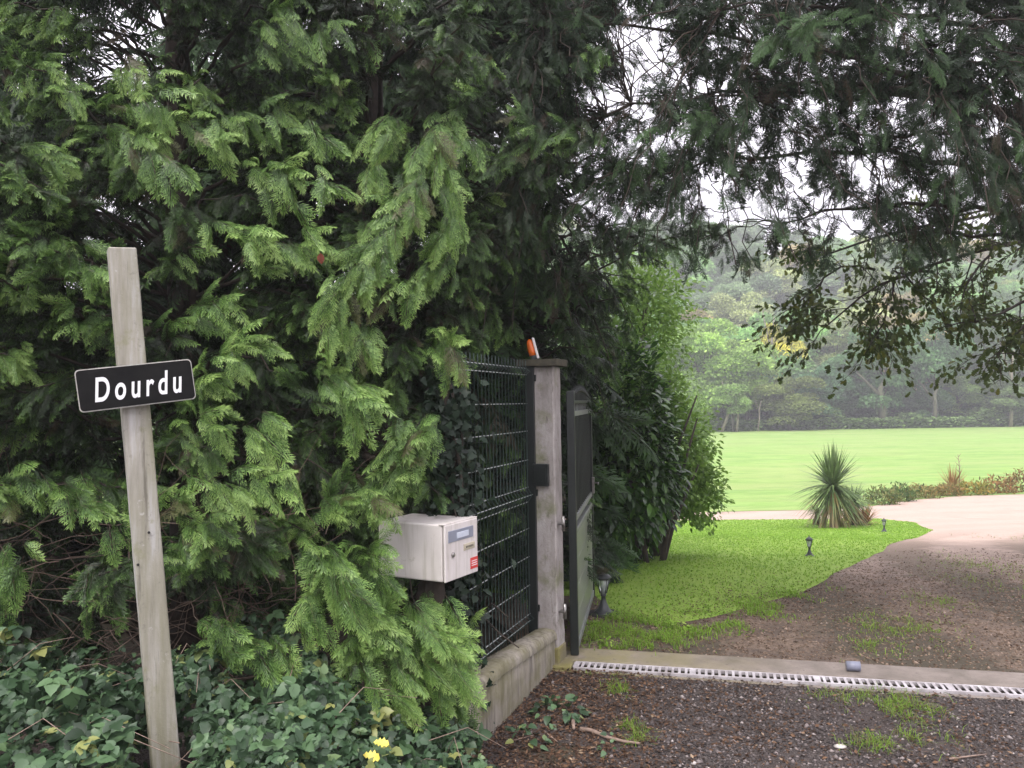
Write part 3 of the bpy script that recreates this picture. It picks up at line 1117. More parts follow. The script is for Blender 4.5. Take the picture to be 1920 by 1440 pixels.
# grey plastic pipe on the slab
mb = MB()
gp = on_ground(1600, 1268)
a = Vector((gp.x - 0.035, gp.y + .01, 0.055))
b2 = Vector((gp.x + 0.038, gp.y - .005, 0.055))
mb.tube([a, b2], 0.027, 20)
tag(mb.build('gate_stop', MT['pvc']), 'short grey plastic pipe stub lying on the concrete strip', 'pipe')

# ------------------------------------------------------------------ garden lamps
LPROF = [(0.064, 0), (0.062, 0.014), (0.05, 0.022), (0.036, 0.04), (0.024, 0.065), (0.016, 0.09), (0.013, 0.11), (0.019, 0.116), (0.019, 0.123), (0.014, 0.13)]


def make_lamp(loc, s, label):
    t = thing('garden_lamp', label, 'garden lamp', loc, 0, 'small lantern lamps beside the drive')
    t.scale = (s, s, s)
    mb = MB()
    mb.lathe(LPROF, 16)
    mb.build('stem', MT['lampmetal'], None).parent = t
    mb = MB()
    mb.lathe([(0.02, 0.13), (0.038, 0.222)], 6)
    mb.build('lantern_glass', MT['glass'], None).parent = t
    mb = MB()
    for k in range(6):
        th = 2 * math.pi * k / 6
        mb.tube([(0.021 * math.cos(th), 0.021 * math.sin(th), 0.13), (0.04 * math.cos(th), 0.04 * math.sin(th), 0.223)], 0.0028, 5)
    mb.lathe([(0.043, 0.218), (0.044, 0.226)], 6)
    mb.build('lantern_frame', MT['lampmetal'], None).parent = t
    mb = MB()
    mb.lathe([(0.055, 0.2262), (0.053, 0.234), (0.032, 0.254), (0.012, 0.266), (0.006, 0.27), (0.009, 0.277), (0.006, 0.284), (0.002, 0.296)], 6)
    mb.build('lantern_roof', MT['lampmetal'], None).parent = t
    return t


def children(o):
    return [c for c in bpy.data.objects if c.parent == o]


def copy_tree(o, loc, label=None, rz=0.0, scale=None):
    r_ = o.copy()
    C.objects.link(r_)
    r_.location = loc
    r_.rotation_euler.z = rz
    if scale is not None:
        r_.scale = scale
    if label:
        r_['label'] = label
    for ch in kids[o.name]:
        c = ch.copy()
        C.objects.link(c)
        c.parent = r_
    return r_


kids = {}
lp0 = on_ground(1132, 1152)
lamp = make_lamp(lp0, 1.2, 'black lantern lamp near the open gate, largest of the three')
kids[lamp.name] = children(lamp)
copy_tree(lamp, on_ground(1518, 1044), 'small dark lantern lamp standing alone on the lawn in front of the spiky palm', 1, (0.85, 0.85, 0.85))
copy_tree(lamp, on_ground(1658, 998), 'small dark lantern lamp on the lawn tip right of the spiky palm', 2, (0.9, 0.9, 0.9))
mb = MB()
mb.lathe([(0.13, -0.01), (0.13, 0.006), (0.12, 0.012)], 18, Matrix.Translation(lp0))
tag(mb.build('paving_stone', MT['pit']), 'dark round paving stone under the lamp by the gate', 'stone')

# ================================================================== plants
RG = np.random.default_rng(11)


def norm(a):
    return a / (np.linalg.norm(a, axis=-1, keepdims=True) + 1e-9)


def kites(p, d, L, w, nrm, tip0, tip1):
    """one kite-shaped leaf face per row; returns (4n,3) verts and (4n,) tip value"""
    s = norm(np.cross(d, nrm))
    L = np.broadcast_to(np.asarray(L, float), (len(p),))[:, None]
    w = np.broadcast_to(np.asarray(w, float), (len(p),))[:, None]
    a = p
    b = p + d * L * 0.45 + s * w
    c = p + d * L
    e = p + d * L * 0.45 - s * w
    V = np.stack([a, b, c, e], 1).reshape(-1, 3)
    t0 = np.broadcast_to(np.asarray(tip0, float), (len(p),))
    t1 = np.broadcast_to(np.asarray(tip1, float), (len(p),))
    tm = (t0 + t1) / 2
    T = np.stack([t0, tm, t1, tm], 1).reshape(-1)
    return V, T


def make_frond(seed, fine=True):
    """flat, fern-like cypress frond along +x, unit length; returns V (n,3), attr (n,3)"""
    r = np.random.default_rng(seed)
    P, D, Ls, Ws, T0, T1, WD = [], [], [], [], [], [], []

    def leaf(p, d, L, w, t0, t1, wd=0.0):
        P.append(p); D.append(d); Ls.append(L); Ws.append(w); T0.append(t0); T1.append(t1); WD.append(wd)
    ns = 8 if fine else 6
    # main stem
    for k in range(5):
        leaf(np.array([k * 0.2, 0, 0]), np.array([1.0, 0, 0]), 0.23, 0.006, 0, 0, 1.0 if k < 4 else 0.4)
    for k in range(ns):
        u = 0.1 + 0.86 * k / (ns - 1) + r.normal(0, 0.012)
        for sgn in ((1, -1) if k % 1 == 0 else (1,)):
            uu = u + (0.03 if sgn > 0 else 0) + r.normal(0, 0.01)
            l1 = (0.46 * max(0.02, 1 - uu) ** 0.8 + 0.09) * r.uniform(0.75, 1.15) * min(1, 0.55 + uu * 2)
            a1 = math.radians(r.uniform(42, 58) - 15 * uu)
            d1 = np.array([math.cos(a1), sgn * math.sin(a1), r.normal(0, 0.12)])
            d1 /= np.linalg.norm(d1)
            b1 = np.array([uu, 0, 0])
            tb = 0.15 + 0.3 * uu
            l1 = float(np.real(l1))
            leaf(b1, d1, l1, 0.010 if fine else 0.018, tb, tb + 0.35)
            m = max(3, int(l1 / (0.068 if fine else 0.1)))
            for j in range(m):
                v = (j + 0.7) / (m + 0.2)
                p2 = b1 + d1 * l1 * v
                for sg2 in (1, -1):
                    a2 = a1 * sgn + sg2 * math.radians(r.uniform(35, 48))
                    l2 = (0.15 * max(0.02, 1 - v) ** 0.7 + 0.06) * r.uniform(0.8, 1.2) * (1.0 if fine else 1.2)
                    d2 = np.array([math.cos(a2), math.sin(a2), r.normal(0, 0.15)])
                    d2 /= np.linalg.norm(d2)
                    t_ = tb + 0.3 * v
                    leaf(p2, d2, l2, 0.0135 if fine else 0.021, t_, t_ + 0.38)
    P, D = np.array(P), np.array(D)
    V, T = kites(P, D, np.array(Ls), np.array(Ws), np.array([[0, 0, 1.0]] * len(P)) + r.normal(0, 0.25, (len(P), 3)), np.array(T0), np.array(T1))
    W_ = np.repeat(np.array(WD), 4)
    # droop: the tips hang
    V[:, 2] -= 1.3 * np.abs(V[:, 1]) ** 1.5 + 0.4 * V[:, 0] ** 2
    A = np.stack([T * 0.85, np.repeat(r.uniform(0, 1, len(P)), 4) * 0.4, W_], 1)
    return V.astype(np.float32), A.astype(np.float32)


FR_F = [make_frond(s) for s in range(7)]
FR_C = [make_frond(50 + s, False) for s in range(5)]


def place(fronds, pos, d, n, size, tipadd=None, rnd=None, squash=None):
    """merge many transformed copies of frond templates"""
    VV, AA = [], []
    K = len(pos)
    d = norm(d)
    s = norm(np.cross(n, d))
    n2 = np.cross(d, s)
    which = RG.integers(0, len(fronds), K)
    rv = RG.uniform(0, 1, K) if rnd is None else rnd
    ta = np.zeros(K) if tipadd is None else tipadd
    sq = np.ones(K) if squash is None else squash
    for w in range(len(fronds)):
        ix = np.where(which == w)[0]
        if not len(ix):
            continue
        V, A = fronds[w]
        X = (V[None, :, 0, None] * d[ix, None, :] + V[None, :, 1, None] * s[ix, None, :] * sq[ix, None, None] + V[None, :, 2, None] * n2[ix, None, :])
        X = X * size[ix, None, None] + pos[ix, None, :]
        B = np.repeat(A[None], len(ix), 0).copy()
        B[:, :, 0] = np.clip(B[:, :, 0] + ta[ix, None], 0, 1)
        B[:, :, 1] = np.clip(B[:, :, 1] + rv[ix, None] * 0.6, 0, 1)
        brown = RG.uniform(0, 1, len(ix)) < 0.03
        B[brown, :, 2] = np.maximum(B[brown, :, 2], 0.75)
        VV.append(X.reshape(-1, 3))
        AA.append(B.reshape(-1, 3))
    return np.concatenate(VV), np.concatenate(AA)


def limb_curve(a, b, rise, n=12, r=None):
    """from trunk point a to tip b; rises first then droops"""
    a, b = np.asarray(a, float), np.asarray(b, float)
    t = np.linspace(0, 1, n)[:, None]
    p = a + (b - a) * t
    p[:, 2] += (4 * t * (1 - t))[:, 0] * rise
    if r is not None:
        p[1:-1] += r.normal(0, 0.02, (n - 2, 3))
    return p


def sample(curve, s):
    n = len(curve) - 1
    i = np.clip((s * n).astype(int), 0, n - 1)
    f = (s * n - i)[:, None]
    p = curve[i] * (1 - f) + curve[i + 1] * f
    d = norm(curve[i + 1] - curve[i])
    return p, d


def conifer(label, trunk, limbs, mat_key, fine_fn, per=48, size=(0.085, 0.17), tz=7.5, tr=0.12, lean=(0, 0), start=0.38, seed=1,
            tip=(-0.3, 0.22), extra=None, name='conifer_tree', group='conifers behind the roadside', down=0.35, limb_r=0.014, keepout=None, mains=()):
    r = np.random.default_rng(seed)
    t = thing(name, label, 'tree', (trunk[0], trunk[1], gz(*trunk[:2])), 0, group)
    mb = MB()
    tp = [(trunk[0] + lean[0] * k / 10 + 0.03 * math.sin(k), trunk[1] + lean[1] * k / 10, gz(*trunk[:2]) - 0.1 + tz * k / 10) for k in range(11)]
    mb.tube(tp, [tr * (1 - 0.085 * k) * (1.35 if k == 0 else 1) for k in range(11)], 12)
    F = {True: [[], [], [], [], [], []], False: [[], [], [], [], [], []]}
    for (a, b_, rise) in limbs:
        cv = limb_curve(a, b_, rise, 12, r)
        L = np.linalg.norm(cv[-1] - cv[0])
        mb.tube([Vector(p) for p in cv], list(np.linspace(limb_r, 0.003, 12)), 6, False)
        m = int(per * max(0.6, min(2.5, L / 1.2)))
        s = start + (1 - start) * r.uniform(0, 1, m) ** 0.8
        s[-1] = 0.99
        p, d = sample(cv, s)
        side = norm(np.cross(d, [0, 0, 1.0]))
        sg = r.choice([-1, 1], m)[:, None]
        ang = r.uniform(0.2, 1.5, m)[:, None] * (1.2 - s[:, None])
        dd = d * np.cos(ang) + side * sg * np.sin(ang) + r.normal(0, 0.3, (m, 3))
        p = p + r.normal(0, 0.035, (m, 3))
        dd[:, 2] -= down * r.uniform(0.2, 1.6, m)
        nn = np.array([0, 0, 1.0]) + 0.7 * r.normal(0, 1, (m, 3)) + np.array([0.0, -0.45, 0])
        sz = r.uniform(size[0], size[1], m) * (1.1 - 0.25 * s)
        br = fine_fn(p, s, r)
        rb = np.clip(r.uniform(0, 1) + r.normal(0, 0.15, m), 0, 1)
        tv = r.uniform(tip[0], tip[1]) + r.normal(0, 0.09, m) + 0.5 * (s - 0.7)  # inner fronds darker: shade inside the crown put into their colour
        for fl in (True, False):
            ix = br if fl else ~br
            for lst, arr in zip(F[fl], (p[ix], dd[ix], nn[ix], sz[ix], tv[ix], rb[ix])):
                lst.append(arr)
    if extra is not None:
        for lst, arr in zip(F[True], extra):
            lst.append(arr)
    VV, AA = [], []
    for fl in (True, False):
        if F[fl][0]:
            cat = [np.concatenate(x) for x in F[fl]]
            P_ = cat[0] + norm(cat[1]) * cat[3][:, None] * 0.6
            X_, Y_, Z_ = P_[:, 0], P_[:, 1], P_[:, 2]
            px_ = 960 + 1500 * X_ / np.maximum(0.3, Y_)
            bad = (X_ > -0.62) & (X_ < 0.6) & (Y_ < 5.0) & (Z_ < 1.58 + 0.3 * (px_ > 930)) & ~((px_ < 900) & (Y_ < 3.95) & (Z_ < 0.78 - (px_ - 830) * 0.004)) & ~((px_ < 830) & (Z_ > 1.12) )
            bad |= (px_ > 872) & (px_ < 1060) & (Y_ < 4.75) & (Z_ < 1.3)
            bad |= (px_ > 722) & (px_ < 900) & (Y_ < 4.1) & (Z_ > 0.72) & (Z_ < 1.16)
            py_ = 757 - (Z_ - CAM_H) / np.maximum(0.3, Y_) * 1500
            for (ha, hb, hc) in ((1215, 95, 52), (1185, 170, 42), (1255, 35, 28), (1290, 130, 22), (1060, 340, 22), (1110, 200, 20), (1240, 250, 30), (1160, 60, 25), (240, 35, 55), (185, 95, 30), (285, 105, 25), (420, 60, 20), (370, 20, 20)):
                bad |= ((px_ - ha) ** 2 + (py_ - hb) ** 2 < hc * hc) & (RG.uniform(0, 1, len(X_)) < (0.72 if ha > 1000 else 0.94))
            bad |= (px_ > 868) & (py_ > 560) & (Y_ < 4.5) & (Z_ > 0.75)
            if keepout is not None:
                bad |= keepout(X_, Y_, Z_, px_)
            F[fl] = [[c[~bad]] for c in cat]
    for fl, fr in ((True, FR_F), (False, FR_C)):
        if F[fl][0] and sum(len(x) for x in F[fl][0]):
            cat = [np.concatenate(x) for x in F[fl]]
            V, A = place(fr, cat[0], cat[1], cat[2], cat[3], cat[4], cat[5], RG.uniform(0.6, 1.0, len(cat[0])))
            VV.append(V)
            AA.append(A)
    for cv in mains:
        mb.tube([Vector(q_) for q_ in cv], list(np.linspace(0.035, 0.006, len(cv))), 8, False)
    mb.build('trunk', MT['bark'], t)
    V = np.concatenate(VV)
    A = np.concatenate(AA)
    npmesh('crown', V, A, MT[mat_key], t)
    print(label[:30], len(V) // 4)
    return t


def crown_limbs(tx, ty, rx, z0, z1, n, seed, arc=(0, 360), lump=0.25, rz=None, topshrink=0.3, rise=(0.05, 0.25)):
    """limbs ending on an uneven column-shaped surface around the trunk"""
    r = np.random.default_rng(seed)
    out = []
    for k in range(n):
        z = z0 + (z1 - z0) * (k + r.uniform(0, 1)) / n
        th = math.radians(r.uniform(arc[0], arc[1]))
        q_ = noise.noise(Vector((math.cos(th) * 1.5, math.sin(th) * 1.5, z * 1.2)) + Vector((seed, 0, 0)))
        rad = rx * (1 - topshrink * (z - z0) / (z1 - z0)) * (1 + lump * q_ * 2 + r.normal(0, 0.06))
        if r.uniform() < 0.3:
            rad *= r.uniform(0.6, 0.85)
        b_ = (tx + math.cos(th) * rad, ty + math.sin(th) * rad, max(0.15, z))
        a = (tx, ty, max(0.2, z - rad * r.uniform(0.05, 0.45)))
        out.append((a, b_, r.uniform(*rise)))
    return out


def near_fine(p, s, r):
    dist = np.linalg.norm(p - np.array([0, 0, CAM_H]), axis=1)
    facing = p[:, 1] < 4.9
    return (dist < 4.6) & facing & (s > 0.45)


# extra bright drooping branches read off the photograph: (start px, end px, start depth, end depth)
def guided(paths, seed, count=14, size=(0.1, 0.18), tip=0.27):
    r = np.random.default_rng(seed)
    out = [[], [], [], [], [], []]
    for (x0, y0, x1, y1, Y0, Y1, m) in paths:
        m = int(m * 2.0)
        a, b_ = np.array(at(x0, y0, Y0)), np.array(at(x1, y1, Y1))
        s = np.sort(r.uniform(0, 1, m))
        cv = limb_curve(a, b_, 0.05, 8)
        p, d = sample(cv, s)
        side = norm(np.cross(d, [0, 0.9, 0.3]))
        sg = r.choice([-1, 1], m)[:, None]
        dd = d * 0.9 + side * sg * r.uniform(0.1, 0.8, (m, 1)) + r.normal(0, 0.15, (m, 3))
        dd[:, 2] -= 0.15
        dd[:, 1] -= 0.15
        nn = np.array([0, -0.6, 0.9]) + 0.35 * r.normal(0, 1, (m, 3))
        for lst, arr in zip(out, (p + r.normal(0, 0.03, (m, 3)), dd, nn, r.uniform(size[0], size[1], m), tip + r.normal(0, 0.08, m), np.clip(r.uniform(0.3, 1) + r.normal(0, 0.1, m), 0, 1))):
            lst.append(arr)
    return [np.concatenate(x) for x in out]


T1, T2, T3, T4 = (-3.3, 4.35), (-1.95, 4.75), (-0.85, 5.15), (0.1, 7.2)
ARC = (175, 365)
lim = crown_limbs(*T1, 1.2, 0.35, 5.2, 150, 21, ARC, 0.6)
conifer('broad conifer at the left edge of the hedge behind the leaning sign post', T1, lim, 'cypress', near_fine, seed=2,
        extra=guided([(20, 880, 230, 1000, 3.6, 3.2, 9), (20, 130, 150, 170, 4.0, 3.5, 8), (30, 1010, 0, 1130, 3.3, 3.2, 6), (60, 420, 200, 520, 3.7, 3.4, 9),
                      (0, 300, 130, 300, 3.7, 3.5, 8)], 3))
lim = crown_limbs(*T2, 1.25, 0.35, 5.4, 160, 22, ARC, 0.6)
conifer('bushy conifer with feathery yellow-green sprays behind the black name sign', T2, lim, 'cypress', near_fine, seed=3,
        extra=guided([(300, 820, 490, 800, 3.6, 3.2, 10), (300, 960, 520, 900, 3.5, 3.1, 14), (280, 1080, 400, 960, 3.4, 3.2, 8), (210, 150, 260, 130, 4.3, 3.7, 8),
                      (180, 220, 330, 200, 3.8, 3.5, 10), (250, 250, 420, 250, 3.7, 3.4, 12), (420, 220, 600, 250, 3.8, 3.5, 8), (450, 320, 620, 350, 3.7, 3.3, 12),
                      (330, 470, 500, 450, 3.7, 3.3, 8), (470, 510, 590, 440, 3.6, 3.3, 8), (200, 240, 330, 330, 3.7, 3.4, 10), (480, 60, 620, 40, 3.8, 3.4, 10),
                      (300, 640, 430, 560, 3.7, 3.4, 8), (370, 720, 480, 660, 3.5, 3.3, 10)], 4))
lim = crown_limbs(*T3, 1.15, 0.3, 5.4, 140, 23, (170, 330), 0.6)
conifer('tall conifer with long drooping bright branches above the cream mailbox', T3, lim, 'cypress', near_fine, seed=4,
        extra=guided([(840, 215, 770, 380, 4.0, 3.5, 26), (790, 360, 700, 480, 3.7, 3.4, 22), (720, 450, 620, 600, 3.5, 3.3, 22), (860, 250, 830, 470, 3.9, 3.6, 18),
                      (740, 210, 700, 330, 4.0, 3.7, 10), (700, 600, 650, 680, 3.6, 3.4, 8), (560, 720, 640, 690, 3.6, 3.3, 8), (800, 640, 880, 690, 3.8, 3.6, 12),
                      (850, 500, 740, 560, 3.9, 3.5, 12), (810, 790, 750, 860, 3.7, 3.5, 20), (800, 860, 720, 920, 3.7, 3.5, 14), (600, 960, 700, 930, 3.6, 3.4, 12),
                      (560, 1010, 650, 1110, 3.4, 3.2, 14), (660, 1050, 750, 1080, 3.5, 3.25, 16), (700, 1160, 780, 1130, 3.5, 3.3, 12), (780, 1190, 880, 1230, 3.6, 3.4, 20),
                      (700, 1180, 650, 1290, 3.5, 3.25, 14), (860, 1170, 930, 1200, 3.9, 3.75, 14), (480, 1190, 520, 1290, 3.3, 3.2, 8), (380, 1180, 440, 1220, 3.4, 3.2, 8),
                      (600, 720, 690, 770, 3.5, 3.3, 14), (820, 1240, 880, 1330, 3.7, 3.55, 12), (620, 1080, 560, 1180, 3.4, 3.2, 8), (740, 1110, 850, 1150, 3.75, 3.55, 14), (700, 1120, 800, 1180, 3.6, 3.45, 12), (640, 1150, 740, 1220, 3.5, 3.35, 12), (740, 1200, 830, 1290, 3.6, 3.45, 14), (690, 1230, 760, 1310, 3.5, 3.35, 10)], 5))
# tall tree behind the fence, its limbs reach over the pillar and gate
lim = crown_limbs(*T4, 1.4, 1.9, 6.0, 130, 24, (120, 400), 0.3, topshrink=0.0) + crown_limbs(-0.25, 6.8, 1.1, 0.1, 2.6, 150, 25, (170, 330), 0.25, topshrink=0.0)
lim += [((0.1, 7.2, 3.2), tuple(at(x, y, Y)), 0.35) for x, y, Y in
        ((1000, 320, 4.4), (930, 300, 4.3), (1110, 250, 4.6), (860, 180, 4.5), (1090, 430, 4.9), (1180, 500, 5.2), (960, 620, 5.2), (1080, 640, 5.3), (1150, 700, 5.6),
         (900, 660, 4.9), (1040, 560, 5.2), (1200, 330, 5.0), (1000, 120, 4.3), (800, 60, 4.2), (1130, 90, 4.5), (1190, 620, 5.8), (1140, 780, 6.2), (900, 420, 4.7),
         (880, 560, 4.9), (950, 480, 4.9), (1010, 480, 5.0), (1060, 330, 4.8))]
conifer('dark conifer behind the fence with limbs hanging over the gate pillar', T4, lim, 'cypress', lambda p, s, r: (p[:, 1] < 5.6) & (s > 0.5), seed=5,
        tip=(-0.3, -0.02), tz=8, tr=0.15, lean=(0.25, -0.3), start=0.4, name='conifer_tree', per=20,
        extra=guided([(1060, 330, 930, 280, 4.6, 4.3, 8), (1110, 270, 1000, 250, 4.6, 4.3, 8), (1000, 250, 870, 170, 4.4, 4.2, 6)], 9, tip=0.15))

# overhead limbs of the tree whose trunk stands right of the gateway, outside the frame
TR = (5.6, 6.6)
rr_ = np.random.default_rng(31)
mains = []
for (x, y, Y, z0, rise) in ((1020, 40, 4.9, 3.2, 0.35), (1150, -150, 4.6, 4.0, 0.4), (1230, 330, 5.6, 2.6, 0.5), (1330, 180, 5.0, 3.0, 0.45), (1460, 420, 6.3, 2.4, 0.4), (1500, -60, 4.4, 3.6, 0.3),
                            (1600, 250, 5.4, 2.8, 0.3), (1650, 460, 6.8, 2.3, 0.3), (1350, 20, 4.4, 3.6, 0.4), (1750, 100, 4.8, 3.0, 0.2), (1080, 230, 5.8, 3.3, 0.5)):
    mains.append(limb_curve((TR[0], TR[1], z0), tuple(at(x, y, Y)), rise, 24, rr_))
allm = np.concatenate([c[4:] for c in mains])
HOLES = ((1215, 90, 90), (1190, 160, 60), (1255, 30, 35), (1390, 430, 80), (1340, 350, 60), (1440, 400, 60), (1870, 480, 60), (1650, 330, 70), (1880, 210, 60), (1900, 60, 40), (1560, 400, 50),
         (1480, 300, 35), (1290, 260, 35), (1380, 190, 25), (1450, 130, 25), (1560, 200, 25), (1720, 380, 50), (1820, 420, 50), (1780, 300, 40), (1850, 130, 40), (1700, 200, 30), (1620, 120, 25), (1300, 140, 40), (1340, 60, 30), (1130, 200, 40), (1600, 470, 50), (1500, 450, 40), (1510, 360, 40), (1060, 340, 30), (1250, 440, 40))


def hole(px, py):
    return max([0] + [1 - ((px - a) ** 2 + (py - b_) ** 2) / (c * c * 0.55) for a, b_, c in HOLES])


lim = []
tries = 0
while len(lim) < 1000 and tries < 14000:
    tries += 1
    px, py = rr_.uniform(960, 2100), rr_.uniform(-260, 500)
    if rr_.uniform() < hole(px, py) * 2:
        continue
    # thick and nearly black towards the top right corner, thinner over the gateway
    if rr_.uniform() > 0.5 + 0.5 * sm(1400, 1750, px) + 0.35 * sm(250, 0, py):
        continue
    q_ = np.array(at(px, py, rr_.uniform(4.3, 7.4)))
    if q_[2] < 2.2:
        continue
    dd_ = np.linalg.norm(allm - q_, axis=1)
    k = int(np.argmin(dd_ + rr_.uniform(0, 0.3, len(dd_))))
    if dd_[k] > 1.7:
        continue
    lim.append((tuple(allm[k]), tuple(q_), rr_.uniform(0.03, 0.12)))


def holes_out(X, Y, Z, px):
    py = 757 - (Z - CAM_H) / np.maximum(0.3, Y) * 1500
    bad = np.zeros(len(X), bool)
    for (a, b_, c) in HOLES:
        bad |= ((px - a) ** 2 + (py - b_) ** 2 < (c * 0.62) ** 2) & (RG.uniform(0, 1, len(X)) < 0.8)
    return bad


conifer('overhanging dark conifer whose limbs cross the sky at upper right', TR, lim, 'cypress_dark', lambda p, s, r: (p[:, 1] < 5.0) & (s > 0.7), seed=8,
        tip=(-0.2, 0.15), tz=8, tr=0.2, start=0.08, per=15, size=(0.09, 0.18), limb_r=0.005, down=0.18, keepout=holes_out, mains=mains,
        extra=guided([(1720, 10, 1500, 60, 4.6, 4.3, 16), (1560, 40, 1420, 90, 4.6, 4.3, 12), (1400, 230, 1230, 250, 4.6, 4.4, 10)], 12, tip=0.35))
# tall backing conifers that close the view above the hedge
for (tx, ty, rx, z0, z1, n, lab, sd_) in ((-4.6, 8.0, 2.2, 0.2, 8.0, 200, 'dark tall conifer far left behind the hedge, sky glinting beside it', 41),
                                          (-1.4, 8.4, 2.2, 0.2, 8.0, 200, 'dark tall conifer behind the middle of the hedge', 42)):
    lim = crown_limbs(tx, ty, rx, z0, z1, n, sd_, (150, 390), 0.3, topshrink=0.1)
    conifer(lab, (tx, ty), lim, 'cypress_dark', lambda p, s, r: np.zeros(len(p), bool), seed=sd_, per=11, size=(0.4, 0.7), tz=9, tr=0.17, start=0.2)


# ------------------------------------------------------------------ leafy plants
def leaf_shape(kind):
    """outline of a leaf along +x, unit length: list of (x, y) going round; fan faces from a centre point"""
    if kind == 'oval':
        h = [(0, 0), (0.15, 0.13), (0.4, 0.24), (0.65, 0.22), (0.87, 0.1), (1, 0)]
    elif kind == 'bramble':
        h = [(0, 0), (0.02, 0.18), (0.2, 0.37), (0.32, 0.34), (0.45, 0.38), (0.58, 0.29), (0.72, 0.25), (0.84, 0.13), (1, 0)]
    elif kind == 'oak':
        h = [(0, 0), (0.12, 0.08), (0.2, 0.17), (0.3, 0.1), (0.42, 0.26), (0.52, 0.14), (0.66, 0.31), (0.76, 0.17), (0.9, 0.2), (1, 0)]
    elif kind == 'ivy':
        h = [(0, 0), (-0.05, 0.25), (0.12, 0.48), (0.3, 0.26), (0.5, 0.36), (0.7, 0.15), (1, 0)]
    return h


def leaves(pos, d, n, size, kind, width=1.0, cup=0.25, bend=0.25, rnd=None, tip=None):
    """real leaf blades: two halves folded at the midrib, each half a polygon split in quads"""
    h = leaf_shape(kind)
    m = len(h)
    loc = []
    for sg in (1, -1):
        for (x, y) in h:
            loc.append((x, sg * y * width, abs(y) * cup - bend * x * x))
    mid = [(x, 0, -bend * x * x) for x, _ in h]
    loc = np.array(loc + mid)
    faces = []
    for s_, off in ((1, 0), (-1, m)):
        for i in range(m - 1):
            f = [2 * m + i, 2 * m + i + 1, off + i + 1, off + i]
            faces.append(f if s_ < 0 else f[::-1])
    faces = np.array(faces)
    d = norm(d)
    s = norm(np.cross(n, d))
    n2 = np.cross(d, s)
    X = (loc[None, :, 0, None] * d[:, None] + loc[None, :, 1, None] * s[:, None] + loc[None, :, 2, None] * n2[:, None]) * size[:, None, None] + pos[:, None]
    K = len(pos)
    rv = RG.uniform(0, 1, K) if rnd is None else rnd
    tv = RG.uniform(0.2, 0.9, K) if tip is None else tip
    A = np.zeros((K, len(loc), 3))
    A[:, :, 0] = tv[:, None]
    A[:, :, 1] = rv[:, None]
    Fs = (faces[None] + (np.arange(K) * len(loc))[:, None, None]).reshape(-1, 4)
    return X.reshape(-1, 3), A.reshape(-1, 3), Fs


def build_leaves(name, parts, material, parent=None):
    V, A, F = [], [], []
    off = 0
    for v, a, f in parts:
        V.append(v); A.append(a); F.append(f + off)
        off += len(v)
    return npmesh(name, np.concatenate(V), np.concatenate(A), MT[material], parent, faces=np.concatenate(F))


def shell_points(c, rad, n, r, lump=0.22, seed=0, inner=0.55, zmin=-0.95):
    u = norm(r.normal(0, 1, (n, 3)))
    u = u[u[:, 2] > zmin]
    q_ = np.array([noise.noise(Vector(x * 2.2) + Vector((seed, 0, 0))) + 0.5 * noise.noise(Vector(x * 5) + Vector((seed, 5, 0))) for x in u])
    f = (1 + lump * 2 * q_) * r.uniform(inner, 1.0, len(u)) ** 0.5
    return np.array(c) + u * np.array(rad) * f[:, None], u


# laurel bush right of the gate
r = np.random.default_rng(61)
lc = (1.45, 8.6, gz(1.4, 8.6))
lau = thing('laurel_bush', 'large glossy dark laurel bush standing behind the open gate', 'bush', lc)
P1, U1 = shell_points((1.12, 8.75, 1.1), (0.58, 0.8, 1.35), 4800, r, 0.2, 7)
P2, U2 = shell_points((1.3, 8.6, 0.82), (0.5, 0.6, 0.7), 2200, r, 0.2, 9)
P3, U3 = shell_points((0.85, 8.4, 0.5), (0.4, 0.6, 0.85), 2000, r, 0.2, 11)
P = np.concatenate([P1, P2, P3])
U = np.concatenate([U1, U2, U3])
keep = P[:, 2] > -0.12
P, U = P[keep], U[keep]
d = U + r.normal(0, 0.45, P.shape)
d[:, 2] -= 0.25
n_ = np.array([0, 0, 1.0]) + 0.6 * U + r.normal(0, 0.3, P.shape)
build_leaves('foliage', [leaves(P, d, n_, r.uniform(0.08, 0.14, len(P)), 'oval', 0.8, 0.2, 0.2)], 'laurel', lau)
mb = MB()
for k in range(7):
    a = Vector((1.4 + 0.12 * math.cos(k), 8.65 + 0.12 * math.sin(k), -0.4))
    b_ = Vector((1.4 + 0.6 * math.cos(k * 2.1), 8.65 + 0.6 * math.sin(k * 2.1), 0.9 + 0.25 * (k % 4)))
    mb.tube([a, a.lerp(b_, 0.4) + Vector((0, 0, 0.15)), b_], [0.035, 0.025, 0.008], 7)
mb.build('stems', MT['bark'], lau)


